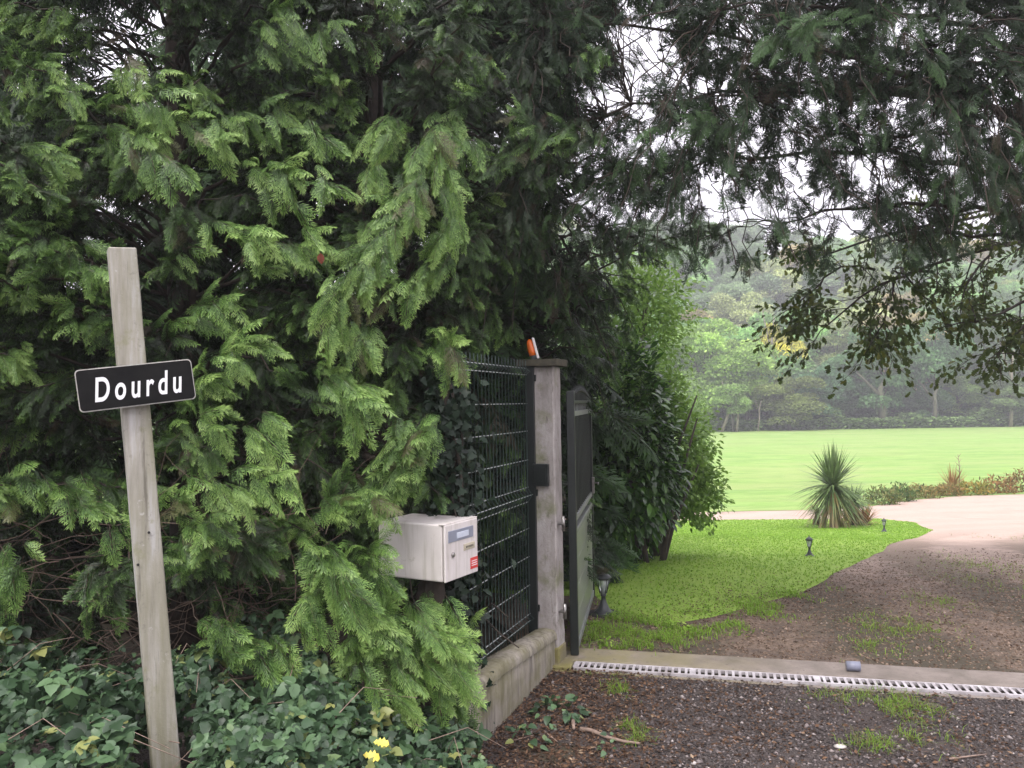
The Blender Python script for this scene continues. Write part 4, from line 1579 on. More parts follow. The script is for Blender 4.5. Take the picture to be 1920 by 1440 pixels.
def small_tree(name, label, foot, trunk_r, blobs, mat_key, kind, leafsize, nleaf, seed, group=None, width=1.0, bark='bark'):
    r = np.random.default_rng(seed)
    t = thing(name, label, 'tree' if 'tree' in name else 'bush', foot, 0, group)
    mb = MB()
    parts = []
    f = Vector(foot)
    for (c, rad, share) in blobs:
        P, U = shell_points(c, rad, int(nleaf * share), r, 0.25, seed, 0.3)
        P = P[P[:, 2] > f.z + 0.08]
        U = U[:len(P)]
        d = norm(P - np.array(c)) + r.normal(0, 0.6, P.shape)
        d[:, 2] -= 0.2
        n_ = np.array([0, 0, 1.0]) + r.normal(0, 0.5, P.shape)
        parts.append(leaves(P, d, n_, r.uniform(0.7, 1.3, len(P)) * leafsize, kind, width))
        cc = Vector(c)
        mid = f.lerp(cc, 0.45) + Vector((0.02, 0, 0.1))
        mb.tube([f - Vector((0, 0, 0.05)), mid, cc], [trunk_r, trunk_r * 0.75, trunk_r * 0.35], 8)
        for k in range(9):
            q_ = cc + Vector(norm(r.normal(0, 1, 3))) * 0.85 * min(rad)
            mb.tube([mid.lerp(cc, 0.3 + 0.07 * k), mid.lerp(cc, 0.3 + .07 * k).lerp(q_, 0.5) + Vector((0, 0, 0.05)), q_], [trunk_r * 0.35, trunk_r * 0.2, 0.003], 5)
    mb.build('trunk' if 'tree' in name else 'stems', MT[bark], t)
    build_leaves('crown' if 'tree' in name else 'foliage', parts, mat_key, t)
    return t


f0 = on_ground(1229, 1044)
small_tree('small_tree', 'small light green tree with a bare dark trunk on the lawn', f0, 0.045,
           [((f0.x + 0.1, f0.y, 1.05), (0.6, 0.55, 0.75), 0.5), ((f0.x + 0.32, f0.y + 0.1, 0.58), (0.48, 0.45, 0.42), 0.35), ((f0.x - 0.1, f0.y + 0.1, 1.6), (0.5, 0.4, 0.5), 0.3)],
           'shrub', 'oval', 0.055, 9500, 71, width=1.2)
f1 = Vector((1.35, 11.2, gz(1.35, 11.2)))
small_tree('small_tree', 'leafy bright green young tree rising behind the laurel bush', f1, 0.06,
           [((1.55, 11.2, 2.45), (0.95, 0.8, 1.25), 0.7), ((1.95, 11.4, 3.0), (0.6, 0.6, 0.7), 0.3)],
           'shrub', 'oval', 0.07, 8000, 72)
f2 = on_ground(1305, 900)
small_tree('small_tree', 'yellow-green young tree at the lawn edge beyond the laurel', f2, 0.08,
           [((f2.x, f2.y, f2.z + 2.6), (0.7, 0.8, 1.2), 0.6), ((f2.x + 0.1, f2.y, f2.z + 1.3), (0.6, 0.7, 0.9), 0.4)],
           'shrub', 'oval', 0.11, 3500, 73)

# oak limbs reaching in from the right
OK = (7.2, 9.6)
r = np.random.default_rng(81)
oak = thing('oak_tree', 'dark lobed-leaf oak branches hanging at right in front of the woods', 'tree', (OK[0], OK[1], gz(*OK)))
mb = MB()
mb.tube([(OK[0], OK[1], gz(*OK) - 0.2), (OK[0] - 0.05, OK[1], 1.5), (OK[0] - 0.2, OK[1] - 0.1, 3.5), (OK[0], OK[1] - 0.2, 6)], [0.26, 0.2, 0.16, 0.1], 14)
P, Dd = [], []


def twig(p, d, L, rad, depth):
    """droopy forking twigs, leaves gather at the ends"""
    n = 5
    pts = [p.copy()]
    dd = d.copy()
    for k in range(n):
        dd = (dd + Vector(r.normal(0, 0.16, 3)) + Vector((0, 0, -0.07))).normalized()
        pts.append(pts[-1] + dd * (L / n))
    mb.tube(pts, list(np.linspace(rad, rad * 0.45, n + 1)), 5, False)
    if depth > 0:
        for k in range(1, n + 1):
            if r.uniform() < 0.95:
                sd2 = (dd + Vector(r.normal(0, 0.75, 3)) * Vector((1, 0.7, 0.8))).normalized()
                twig(pts[k], sd2, L * r.uniform(0.45, 0.7), rad * 0.5, depth - 1)
    if depth <= 1:
        for k in range(2, n + 1):
            for j in range(4 if depth == 0 else 2):
                P.append(pts[k] + Vector(r.normal(0, 0.025, 3)))
                Dd.append(dd + Vector(r.normal(0, 0.7, 3)) + Vector((0, 0, -0.35)))


for (x0, y0, x1, y1, Y0, Y1, th) in ((2080, 450, 1700, 515, 8.5, 7.2, 0.03), (2060, 400, 1560, 470, 8.5, 7.6, 0.025), (1750, 510, 1560, 600, 7.3, 7.0, 0.016),
                                     (1700, 510, 1650, 630, 7.2, 6.9, 0.014), (2080, 530, 1840, 610, 8, 7, 0.025), (1990, 570, 1880, 670, 7.3, 6.8, 0.016),
                                     (1640, 500, 1490, 570, 7.6, 7.3, 0.014), (1900, 450, 1800, 570, 7.8, 7.2, 0.016), (2080, 380, 1720, 430, 8.5, 7.4, 0.022)):
    a, b_ = at(x0, y0, Y0), at(x1, y1, Y1)
    pts = [a.lerp(b_, t) + Vector((0, 0, 0.12 * math.sin(math.pi * t))) + Vector(r.normal(0, 0.02, 3)) for t in np.linspace(0, 1, 8)]
    if x0 > 2000:
        pts = [Vector((OK[0] - 0.1, OK[1] - 0.05, a.z - 0.2))] + pts
    mb.tube(pts, list(np.linspace(th, th * 0.4, len(pts))), 7, False)
    for k in range(3, len(pts)):
        for j in range(2):
            dv = (b_ - a).normalized() + Vector(r.normal(0, 0.6, 3)) + Vector((0, 0, -0.25))
            twig(pts[k], dv.normalized(), r.uniform(0.3, 0.5), th * 0.3, 1)
mb.build('trunk', MT['bark'], oak)
P, Dd = np.array([tuple(p) for p in P]), np.array([tuple(p) for p in Dd])
sel = r.uniform(0, 1, len(P)) < 0.5
P, Dd = P[sel], Dd[sel]
build_leaves('crown', [leaves(P, Dd, np.array([0, 0, 1.0]) + r.normal(0, 0.7, P.shape), r.uniform(0.045, 0.078, len(P)), 'oak', 1.1, 0.15, 0.2)], 'oak', oak)
print('oak leaves', len(P))


# ------------------------------------------------------------------ brambles at the foot of the hedge
def bram_h(x, y):
    h = 0.62 * (1 - sm(-1.2, 0.15, x)) + 0.16 * (1 - sm(-0.2, 0.5, x))
    return max(0.0, h * (0.75 + 0.5 * noise.noise(Vector((x * 2.2, y * 2.2, 3)))))


r = np.random.default_rng(91)
n = 14000
X = r.uniform(-3.6, 0.35, n)
Y = r.uniform(1.9, 3.75, n) + 0.12 * X
P, keepi = [], []
for i in range(n):
    x, y = X[i], Y[i]
    lim_x = -0.1 + 0.35 * noise.noise(Vector((y * 2, 3, 1))) + (0.25 if y < 3.3 else -0.05)
    if x > lim_x - 0.0 or y > 3.55 + 0.1 * x + (0.15 if x < -0.5 else 0):
        continue
    if y < 2.95 and 235 < 960 + 1500 * x / y < 365:
        continue
    h = bram_h(x, y)
    P.append((x, y, max(0.02, h * (1 - abs(r.normal(0, 0.22))))))
P = np.array(P)
# three leaflets on each stalk
n = len(P)
d = r.normal(0, 1, (n, 3))
d[:, 1] -= 0.5
d[:, 2] = d[:, 2] * 0.55 - 0.2
d = norm(d)
nn = np.array([0, -0.35, 1.0]) + r.normal(0, 0.6, (n, 3))
sz = r.gamma(5, 0.0072, n).clip(0.014, 0.075)
s = norm(np.cross(nn, d))
rv, tv = r.uniform(0, 1, n), r.uniform(0.1, 0.85, n)
parts = [leaves(P, d, nn, sz, 'bramble', 1.0, 0.2, 0.2, rv, tv),
         leaves(P - d * 0.004, d * 0.35 + s, nn, sz * 0.85, 'bramble', 0.95, 0.2, 0.2, rv, tv),
         leaves(P - d * 0.004, d * 0.35 - s, nn, sz * 0.85, 'bramble', 0.95, 0.2, 0.2, rv, tv)]
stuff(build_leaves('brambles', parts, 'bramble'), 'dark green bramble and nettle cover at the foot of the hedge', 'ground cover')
print('bramble', n * 3)
mb = MB()
for i in range(70):
    x, y = r.uniform(-3.2, -0.2), r.uniform(2.5, 3.6)
    h = bram_h(x, y)
    a = Vector((x, y, h * r.uniform(0.6, 1)))
    th = r.uniform(0, 6.28)
    L_ = r.uniform(0.2, 0.55)
    b_ = a + Vector((math.cos(th) * L_, math.sin(th) * L_ * 0.6, r.uniform(-0.12, 0.1)))
    mb.tube([a, a.lerp(b_, 0.5) + Vector((0, 0, r.uniform(0.02, 0.1))), b_], [0.002, 0.0016, 0.001], 5, False)
stuff(mb.build('dry_stems', MT['dead']), 'thin dry stems tangled through the bramble cover', 'stems')
for lab, (x0, y0, x1, y1) in (('long thin dry stem lying across the brambles at lower left', (-20, 1375, 210, 1416)), ('short dry stem slanting down beside the sign post foot', (170, 1400, 118, 1445))):
    a, b_ = at(x0, y0, 2.75), at(x1, y1, 2.72)
    mb = MB()
    mb.tube([a, a.lerp(b_, 0.5) + Vector((0, 0, 0.006)), b_], [0.004, 0.0035, 0.0025], 7)
    tag(mb.build('dry_stem', MT['dead']), lab, 'stem')

# ivy over the end of the fence and the stump
r = np.random.default_rng(95)
iv = thing('ivy_plant', 'dark ivy climbing the end of the wire fence beside the mailbox', 'ivy', (-0.3, 3.95, 0))
n = 2200
t = r.uniform(0, 1, n)
ctr = np.array([-0.31, 3.98, 0.05])[None] + t[:, None] * np.array([[0.0, 0.02, 1.65]])
P = ctr + r.normal(0, 1, (n, 3)) * np.array([0.07, 0.1, 0.05])
d = r.normal(0, 1, (n, 3))
d[:, 2] -= 0.6
nn = norm(P - ctr) + np.array([0, -0.5, 0.3])
build_leaves('foliage', [leaves(P, d, nn, r.uniform(0.03, 0.055, n), 'ivy', 1.0, 0.1, 0.15)], 'ivy', iv)
mb = MB()
for k in range(5):
    mb.tube([(-0.3 + 0.05 * math.sin(z * 5 + k), 3.95 + 0.04 * math.cos(z * 4 + k * 2), z) for z in np.linspace(-0.02, 1.7, 14)], 0.008, 6)
mb.build('stems', MT['bark'], iv)

# dead twigs low in the hedge
r = np.random.default_rng(97)
mb = MB()
for i in range(230):
    x = r.uniform(-3.2, -0.9)
    y = 3.75 + 0.18 * x * 0 + r.uniform(-0.2, 0.5)
    a = Vector((x, y, r.uniform(0.2, 1.1)))
    pts = [a]
    dv = Vector((r.normal(0, 1), r.normal(-0.4, 0.4), r.normal(0.1, 0.6))).normalized()
    for k in range(6):
        dv = (dv + Vector(r.normal(0, 0.22, 3))).normalized()
        pts.append(pts[-1] + dv * r.uniform(0.05, 0.12))
    mb.tube(pts, list(np.linspace(0.003, 0.001, 7)), 5, False)
stuff(mb.build('dead_twigs', MT['twig']), 'tangle of thin dead brown twigs low inside the hedge', 'twigs')

# named leaves and bits
def one_leaf(name, label, cat, p, d, n, size, kind, m_, w=1.0):
    v, a, f = leaves(np.array([p]), np.array([d]), np.array([n]), np.array([size]), kind, w, 0.3, 0.3)
    mb = MB()
    mb.add(v, f)
    o = mb.build(name, MT[m_])
    so = o.modifiers.new('thick', 'SOLIDIFY')
    so.thickness = 0.0015
    return tag(o, label, cat)


one_leaf('dead_leaf', 'red-brown dead leaf caught in the hedge above the name sign', 'leaf', tuple(at(601, 474, 3.25)), (0, 0.1, -1), (0, -1, 0), 0.045, 'oval', 'reddead', 1.4)
one_leaf('yellow_leaf', 'bright yellow leaf lying on the brambles, upper of the pair', 'leaf', tuple(at(700, 1392, 2.9)), (1, -0.2, 0.1), (0, -0.7, 1), 0.055, 'oak', 'yellow', 1.2)
one_leaf('yellow_leaf', 'bright yellow leaf lying on the brambles, lower of the pair', 'leaf', tuple(at(680, 1416, 2.85)), (1, 0.1, -0.1), (0, -0.7, 1), 0.06, 'oak', 'yellow', 1.3)


def stick(label, pxs, rad, lift=0.015, m_='dead', name='fallen_branch'):
    mb = MB()
    pts = []
    for (x, y) in pxs:
        g = on_ground(x, y)
        pts.append(g + Vector((0, 0, rad + lift * 0.3)))
    mb.tube(pts, [rad * (1 - 0.5 * i / (len(pts) - 1)) for i in range(len(pts))], 9)
    return tag(mb.build(name, MT[m_]), label, 'branch')


stick('pinkish fallen branch lying across the dirt near the brambles', [(1088, 1374), (1110, 1376), (1140, 1390), (1170, 1398), (1200, 1402)], 0.011)
stick('short thick broken stub of wood standing by the fallen branch', [(1074, 1356), (1076, 1374)], 0.012, name='wood_stub')
stick('thin pale twig on the dark gravel at lower right', [(1780, 1427), (1850, 1420)], 0.005)
stick('thin brown twig on the litter left of the small dock plant', [(960, 1394), (1000, 1384)], 0.004)
stick('short pale twig crossing the litter below the low wall', [(1020, 1376), (1045, 1397)], 0.004)
mb = MB()
gp = on_ground(1575, 1403)
mb.lathe([(0.004, 0), (0.022, 0.003), (0.026, 0.009), (0.016, 0.014), (0.003, 0.016)], 9, Matrix.Translation(gp) @ Matrix.Diagonal((1.2, 0.8, 1, 1)))
tag(mb.build('pale_stone', MT['palestone']), 'whitish pebble on the dark gravel below the drain', 'stone')

# low leafy weed on the litter
def rosette(label, c, rad, n, size, seed, mk='bramble', kind='bramble', h=0.1):
    r = np.random.default_rng(seed)
    th = r.uniform(0, 6.28, n)
    rr = rad * np.sqrt(r.uniform(0, 1, n))
    P = np.stack([c.x + rr * np.cos(th), c.y + rr * np.sin(th), c.z + h * (1 - (rr / rad) ** 2) * r.uniform(0.5, 1, n) + 0.012], 1)
    d = np.stack([np.cos(th), np.sin(th), r.normal(-0.1, 0.3, n)], 1) + r.normal(0, 0.3, (n, 3))
    o = build_leaves('weed', [leaves(P, d, np.array([0, -0.2, 1.0]) + r.normal(0, 0.3, (n, 3)), r.uniform(0.6, 1.2, n) * size, kind)], mk)
    return tag(o, label, 'weed', 'weeds on the dirt')


rosette('leafy green weed on the brown litter right of the low wall', on_ground(1047, 1345), 0.13, 46, 0.05, 5)
rosette('small weed seedling beside the fallen branch end', on_ground(1140, 1420), 0.05, 12, 0.028, 6)
rosette('low round-leaved weed at the right edge of the brambles', on_ground(985, 1400), 0.1, 22, 0.045, 7)
rosette('bright green weed at the back edge of the concrete strip', on_ground(1142, 1215), 0.07, 20, 0.035, 8, 'grass', 'oval', 0.06)
rosette('bright green weed standing in the brown drive edge near the lawn', on_ground(1275, 1185), 0.06, 18, 0.04, 9, 'grass', 'oval', 0.08)


# ------------------------------------------------------------------ grass, litter, stones (uncountable)
def blades(pts, h, w, r, lean=0.5, seg=2, wood=0.0, tip=None):
    """curved tapering blades, two quads each"""
    n = len(pts)
    th = r.uniform(0, 6.283, n)
    dirn = np.stack([np.cos(th), np.sin(th), np.zeros(n)], 1)
    side = np.stack([-np.sin(th), np.cos(th), np.zeros(n)], 1)
    ln = r.uniform(0.1, 1, n)[:, None] * lean
    h = h[:, None]
    w = np.broadcast_to(np.asarray(w), (n,))[:, None]
    up = np.array([0, 0, 1.0])
    p0 = pts
    p1 = pts + up * h * 0.6 + dirn * h * ln * 0.35
    p2 = pts + up * h * (1 - 0.25 * ln) + dirn * h * ln
    V = np.stack([p0 - side * w, p0 + side * w, p1 + side * w * 0.75, p1 - side * w * 0.75,
                  p1 - side * w * 0.75, p1 + side * w * 0.75, p2 + side * w * 0.1, p2 - side * w * 0.1], 1).reshape(-1, 3)
    rv = r.uniform(0, 1, n)
    tv = r.uniform(0.2, 0.6, n) if tip is None else tip
    A = np.zeros((n, 8, 3))
    A[:, :, 0] = tv[:, None] + np.array([-.15, -.15, 0, 0, 0, 0, .2, .2])[None]
    A[:, :, 1] = rv[:, None]
    A[:, :, 2] = (r.uniform(0, 1, n) < wood)[:, None] * 0.9
    return V, A.reshape(-1, 3)


def scatter_poly(poly, n, r):
    xs = [p[0] for p in poly]
    ys = [p[1] for p in poly]
    out = []
    while len(out) < n:
        x, y = r.uniform(min(xs), max(xs)), r.uniform(min(ys), max(ys))
        if inpoly(x, y, poly):
            out.append((x, y))
    return out


r = np.random.default_rng(101)
lp = [(p[0], p[1]) for p in lawn if p[1] < 30]
pts = [(x, y, gz(x, y) + 0.004) for x, y in scatter_poly([p for p in lawn], 110000, r) if x > -1.5]
pts = np.array(pts)
h = r.uniform(0.012, 0.032, len(pts))
V, A = blades(pts, h, 0.003 + 0.0004 * pts[:, 1], r, 2.0)
# ragged edge towards the drive and under the bush
ex = []
edge = [G(1530, 1103), G(1430, 1137), G(1330, 1163), G(1240, 1180), G(1160, 1175), G(1115, 1150)]
for i in range(len(edge) - 1):
    for k in range(2600):
        t = r.uniform(0, 1)
        x = edge[i][0] * (1 - t) + edge[i + 1][0] * t + r.normal(0, 0.12)
        y = edge[i][1] * (1 - t) + edge[i + 1][1] * t + r.normal(-0.02, 0.2)
        if noise.noise(Vector((x * 3, y * 3, 0))) > -0.05 + 0.6 * abs(r.normal(0, 0.3)):
            ex.append((x, y, gz(x, y)))
ex = np.array(ex)
V2, A2 = blades(ex, r.uniform(0.012, 0.045, len(ex)), 0.0035, r, 1.6, wood=0.12)
stuff(npmesh('lawn_grass', np.concatenate([V, V2]), np.concatenate([A, A2]), MT['grass']), 'short bright green grass blades of the lawn by the drive', 'grass')


def patches(spots, seed, name, label, hgt=(0.02, 0.07), wood=0.15, w=0.003, tip=None, sp=1.0):
    r = np.random.default_rng(seed)
    out = []
    for (px, py, rx, ry, n) in spots:
        c = on_ground(px, py)
        e = on_ground(px + rx, py)
        e2 = on_ground(px, py - ry)
        ax_, ay_ = abs(e.x - c.x), abs(e2.y - c.y)
        for k in range(n):
            x, y = c.x + r.normal(0, 0.5) * ax_, c.y + r.normal(0, 0.5) * ay_
            if noise.noise(Vector((x * 7, y * 7, 2))) > -0.1 * sp:
                out.append((x, y, gz(x, y)))
    out = np.array(out)
    V, A = blades(out, hgt[0] + (hgt[1] - hgt[0]) * r.uniform(0, 1, len(out)) ** 2.2, w * 0.8, r, 2.0, wood=wood, tip=None if tip is None else np.full(len(out), tip) + r.normal(0, 0.1, len(out)))
    return stuff(npmesh(name, V, A, MT['grass']), label, 'grass')


patches([(1180, 1195, 90, 22, 1700), (1140, 1215, 60, 12, 600), (1230, 1205, 60, 20, 700), (1120, 1190, 40, 25, 500), (1270, 1200, 50, 15, 300)], 5, 'verge_grass',
        'thin scruffy grass between the concrete strip and the lawn', (0.02, 0.07), 0.25)
patches([(1690, 1180, 90, 30, 1500), (1640, 1215, 60, 20, 500), (1760, 1130, 60, 20, 500), (1840, 1060, 90, 25, 1200), (1820, 1090, 60, 20, 500), (1600, 1255, 18, 6, 100), (1900, 1010, 60, 12, 300)], 6,
        'drive_grass', 'sparse green grass growing down the middle of the drive', (0.012, 0.05), 0.45)
patches([(1700, 1330, 75, 25, 700), (1650, 1310, 70, 20, 300), (1720, 1390, 70, 25, 400), (1160, 1300, 25, 18, 260), (1180, 1372, 22, 25, 220), (1190, 1385, 30, 20, 160), (1640, 1400, 60, 20, 250),
         (1130, 1270, 30, 8, 120), (1560, 1310, 60, 14, 160)], 7, 'gravel_grass', 'weak grey-green grass tufts in the dark gravel before the drain', (0.02, 0.06), 0.35, 0.0018)
# litter
r = np.random.default_rng(111)


def flat_bits(pts, size, r, asp=(0.25, 0.7), lift=0.01, tipf=None):
    n = len(pts)
    th = r.uniform(0, 6.28, n)
    d = np.stack([np.cos(th), np.sin(th), r.normal(0, 0.25, n)], 1)
    nn = np.array([0, 0, 1.0]) + r.normal(0, 0.35, (n, 3))
    V, T = kites(pts + np.array([0, 0, lift]) * r.uniform(0.3, 1.2, (n, 1)), norm(d), size, size * r.uniform(asp[0], asp[1], n) * 0.5, nn, 0.5, 0.5)
    A = np.zeros((n, 4, 3))
    A[:, :, 0] = (r.beta(1.5, 2.2, n) if tipf is None else tipf)[:, None]
    A[:, :, 1] = r.uniform(0, 1, n)[:, None]
    return V, A.reshape(-1, 3)


pts = []
while len(pts) < 24000:
    x, y = r.uniform(-0.5, 3.3), r.uniform(2.9, 5.1)
    wgt = 1 - sm(0.35, 1.3, x + (5 - y) * 0.15)
    wgt = max(wgt, 0.13 + 0.5 * max(0, noise.noise(Vector((x * 1.3, y * 1.3, 8)))))
    pp = Vector((x, y, 0)) - d0
    if 0 < pp.dot(DN) < 0.4 and r.uniform() > 0.03:
        continue
    if pp.dot(DN) > 0.4 or r.uniform() > wgt:
        continue
    pts.append((x, y, gz(x, y)))
pts = np.array(pts)
V, A = flat_bits(pts, r.uniform(0.008, 0.03, len(pts)), r)
pb_ = []
for k in range(2600):
    t = r.uniform(0, 1)
    x, y = 0.75 + 1.7 * t + r.normal(0, 0.3), 5.75 + 1.0 * t + r.normal(0, 0.28)
    if (Vector((x, y, 0)) - d0).dot(DN) > 0.38:
        pb_.append((x, y, gz(x, y) + 0.012))
while len(pb_) < 8000:
    x, y = r.uniform(0.3, 4.2), r.uniform(4.5, 9)
    pp = Vector((x, y, 0)) - d0
    if pp.dot(DN) < 0.37 or r.uniform() > 1 - sm(5.5, 9, y) or y > 6 and x < 1.2:
        continue
    pb_.append((x, y, gz(x, y) + 0.004))
pb_ = np.array(pb_)
V2, A2 = flat_bits(pb_, r.uniform(0.008, 0.022, len(pb_)), r)
stuff(npmesh('leaf_litter', np.concatenate([V, V2]), np.concatenate([A, A2]), MT['litter']), 'brown fallen leaf and needle litter over the dirt by the wall and drive', 'litter')
# stones: small irregular octahedra
pts = []
while len(pts) < 26000:
    x, y = r.uniform(-0.3, 4.2), r.uniform(2.9, 5.0)
    pp = Vector((x, y, 0)) - d0
    if pp.dot(DN) > -0.03:
        continue
    if r.uniform() > sm(0.0, 0.9, x + (5 - y) * 0.1) * (0.75 + 0.6 * noise.noise(Vector((x * 1.2, y * 1.2, 1)))):
        continue
    pts.append((x, y, gz(x, y) + 0.001))
while len(pts) < 46000:
    x, y = r.uniform(0.5, 5.5), r.uniform(4.7, 9.5)
    pp = Vector((x, y, 0)) - d0
    if pp.dot(DN) < 0.37 or r.uniform() > 1.1 - sm(5.5, 9.5, y) or inpoly(x, y, lawn):
        continue
    pts.append((x, y, gz(x, y) + 0.005))
pts = np.array(pts)
n = len(pts)
oc = np.array([(1, 0, 0), (-1, 0, 0), (0, 1, 0), (0, -1, 0), (0, 0, 1), (0, 0, -0.6)], float)
of = np.array([(0, 2, 4), (2, 1, 4), (1, 3, 4), (3, 0, 4), (2, 0, 5), (1, 2, 5), (3, 1, 5), (0, 3, 5)])
sz = r.gamma(3, 0.0016, n) + 0.0015
X = oc[None] * sz[:, None, None] * r.uniform(0.6, 1.3, (n, 6, 1)) * np.array([1.2, 1, 0.7])
th = r.uniform(0, 6.28, n)
cs, sn = np.cos(th)[:, None], np.sin(th)[:, None]
X = np.stack([X[:, :, 0] * cs - X[:, :, 1] * sn, X[:, :, 0] * sn + X[:, :, 1] * cs, X[:, :, 2]], 2) + pts[:, None]
A = np.zeros((n, 6, 3))
A[:, :, 0] = r.beta(2, 2.2, n)[:, None]
A[:, :, 1] = r.uniform(0, 1, n)[:, None]
for a0, a1, nm, mk, lab in ((0, 26000, 'gravel', 'stones', 'loose dark grey gravel stones in front of the drain'), (26000, 46000, 'drive_gravel', 'drivestones', 'loose brown gravel on the drive behind the concrete strip')):
    k = a1 - a0
    stuff(npmesh(nm, X[a0:a1].reshape(-1, 3), A[a0:a1].reshape(-1, 3), MT[mk], faces=(of[None] + (np.arange(k) * 6)[:, None, None]).reshape(-1, 3)), lab, 'gravel')


# ------------------------------------------------------------------ spiky palms by the path
def spiky(label, foot, trunk_h, n, L, mk, seed, skirt=0, name='cordyline_palm', cat='palm', flop=0.5, w=0.02, elev=(-15, 85)):
    r = np.random.default_rng(seed)
    t = thing(name, label, cat, foot)
    hd = np.array(foot) + np.array([0, 0, trunk_h])

    def strap(n, L, e0, e1, z_lo, fl, wood, tipb):
        V, A, = [], []
        az = r.uniform(0, 6.283, n)
        el = np.radians(r.uniform(e0, e1, n))
        ln = L * r.uniform(0.7, 1.1, n)
        base = hd[None] + np.stack([np.cos(az) * 0.02, np.sin(az) * 0.02, r.uniform(z_lo, 0, n)], 1)
        dirh = np.stack([np.cos(az), np.sin(az), np.zeros(n)], 1)
        side = np.stack([-np.sin(az), np.cos(az), np.zeros(n)], 1)
        prev = None
        K = 6
        pts_ = []
        for k in range(K + 1):
            u = k / K
            p = base + dirh * (ln * np.cos(el) * u)[:, None] + np.array([0, 0, 1.0]) * (ln * np.sin(el) * u - ln * fl * u * u * np.cos(el).clip(0.15))[:, None]
            ww = w * (0.35 + 1.3 * u * (1 - u) * 2) * (1 - u ** 3) + 0.001
            pts_.append((p - side * ww, p + side * ww))
        for k in range(K):
            V.append(np.stack([pts_[k][0], pts_[k][1], pts_[k + 1][1], pts_[k + 1][0]], 1))
            a = np.zeros((n, 4, 3))
            a[:, :, 0] = tipb + r.normal(0, 0.12, n)[:, None]
            a[:, :, 1] = r.uniform(0, 1, n)[:, None]
            a[:, :, 2] = (wood * r.uniform(0.2, 1.1, n))[:, None].clip(0, 1)
            A.append(a)
        return np.concatenate([v.reshape(-1, 3) for v in V]), np.concatenate([a.reshape(-1, 3) for a in A])
    V, A = strap(n, L, elev[0], elev[1], -0.12 * trunk_h, flop * 0.5, 0, 0.5)
    npmesh('leaves', V, A, MT[mk], t)
    if skirt:
        V, A = strap(skirt, L * 0.95, -75, -20, -0.5 * trunk_h, flop * 0.6, 0.85, 0.4)
        npmesh('dead_leaves', V, A, MT['spiky'], t)
    if trunk_h > 0.1:
        mb = MB()
        mb.tube([(foot[0], foot[1], foot[2] - 0.05), (foot[0] + 0.01, foot[1], foot[2] + trunk_h * 0.5), (foot[0], foot[1], foot[2] + trunk_h)], [0.07, 0.055, 0.05], 10)
        mb.build('trunk', MT['bark'], t)
    return t


c1 = on_ground(1563, 990)
k_ = c1.y / 1500
spiky('spiky palm with a green leaf head and hanging dead skirt, the tallest by the path', tuple(c1), 84 * k_, 360, 84 * k_, 'spiky', 1, 120, elev=(-50, 88), w=0.018)
c2 = on_ground(1600, 986)
spiky('short palm of brown hanging leaves right of the tall green-headed palm', tuple(c2), 50 * k_, 120, 46 * k_, 'spiky', 2, 80, elev=(-40, 70), w=0.022)
c3 = on_ground(1622, 984)
spiky('orange-bronze spiky flax clump at the right foot of the palms', tuple(c3), 0.04, 90, 46 * k_, 'bronze', 3, 0, 'flax_clump', 'plant', 0.5, 0.02, (10, 80))
c4 = on_ground(1533, 985)
spiky('low green tufted clump at the left foot of the tall palm', tuple(c4), 0.3, 60, 30 * k_, 'spiky', 4, 50, 'tufted_plant', 'plant', 0.7, 0.016, (0, 70))

# plants of the bed beyond the path
r = np.random.default_rng(131)
beds = []
spec = [(1655, 938, 34, 22, 'low olive-green bed shrub just right of the palms', (0.8, 1.0, 0.8)), (1690, 932, 30, 22, 'rounded dark green bed shrub second right of the palms', (0.6, 0.9, 0.7)),
        (1728, 926, 30, 16, 'flat straw-coloured bed plant left of the tall grass tuft', (1.2, 1.1, 0.9)), (1772, 922, 30, 15, 'rust-tinged bed plant below the tall grass tuft', (1.2, 0.95, 0.8)),
        (1825, 920, 34, 17, 'yellowish bed plant right of the tall grass tuft', (1.3, 1.2, 0.6)), (1872, 917, 34, 20, 'rust-red bed plant near the right edge of the photo', (1.3, 0.85, 0.75)),
        (1915, 914, 30, 26, 'dark red-brown bed plant at the right edge of the photo', (1.0, 0.65, 0.6)), (1960, 912, 30, 22, 'olive bed plant beyond the right edge of the frame', (1, 1, 0.8))]
for i, (px, py, rx, ry, lab, col) in enumerate(spec[:7]):
    g = on_ground(px, py + 8)
    k2 = g.y / 1500
    P, U = shell_points((g.x, g.y, g.z + ry * k2 * 0.4), (rx * k2, rx * k2 * 0.7, ry * k2), 900, r, 0.3, i, 0.4)
    P = P[P[:, 2] > g.z]
    d = r.normal(0, 0.6, P.shape) + np.array([0, 0, 0.5])
    o = build_leaves('bed_plant', [leaves(P, d, r.normal(0, 1, P.shape), r.uniform(0.07, 0.15, len(P)), 'oval', 0.7)], 'bed')
    o.color = (col[0], col[1], col[2], 1)
    tag(o, lab, 'plant', 'plants in the bed beyond the path')
g = on_ground(1786, 920)
spiky('tall straw-coloured grass tuft standing up from the bed', tuple(g), 0.05, 90, 50 * g.y / 1500, 'bronze', 9, 0, 'ornamental_grass', 'grass tuft', 0.3, 0.012, (25, 85))
mb = MB()
g = on_ground(1798, 920)
k2 = g.y / 1500
mb.tube([g, g + Vector((0.05, 0, 40 * k2)), g + Vector((0.0, 0, 68 * k2))], [0.02, 0.015, 0.008], 6)
for k in range(7):
    p = g + Vector((0.02, 0, (30 + 5.5 * k) * k2))
    mb.tube([p, p + Vector((0.12 * (-1) ** k, 0.03, 0.14))], [0.012, 0.004], 5)
tag(mb.build('flower_stalk', MT['dead']), 'thin brown flower stalk rising from the bed beside the grass tuft', 'stalk')


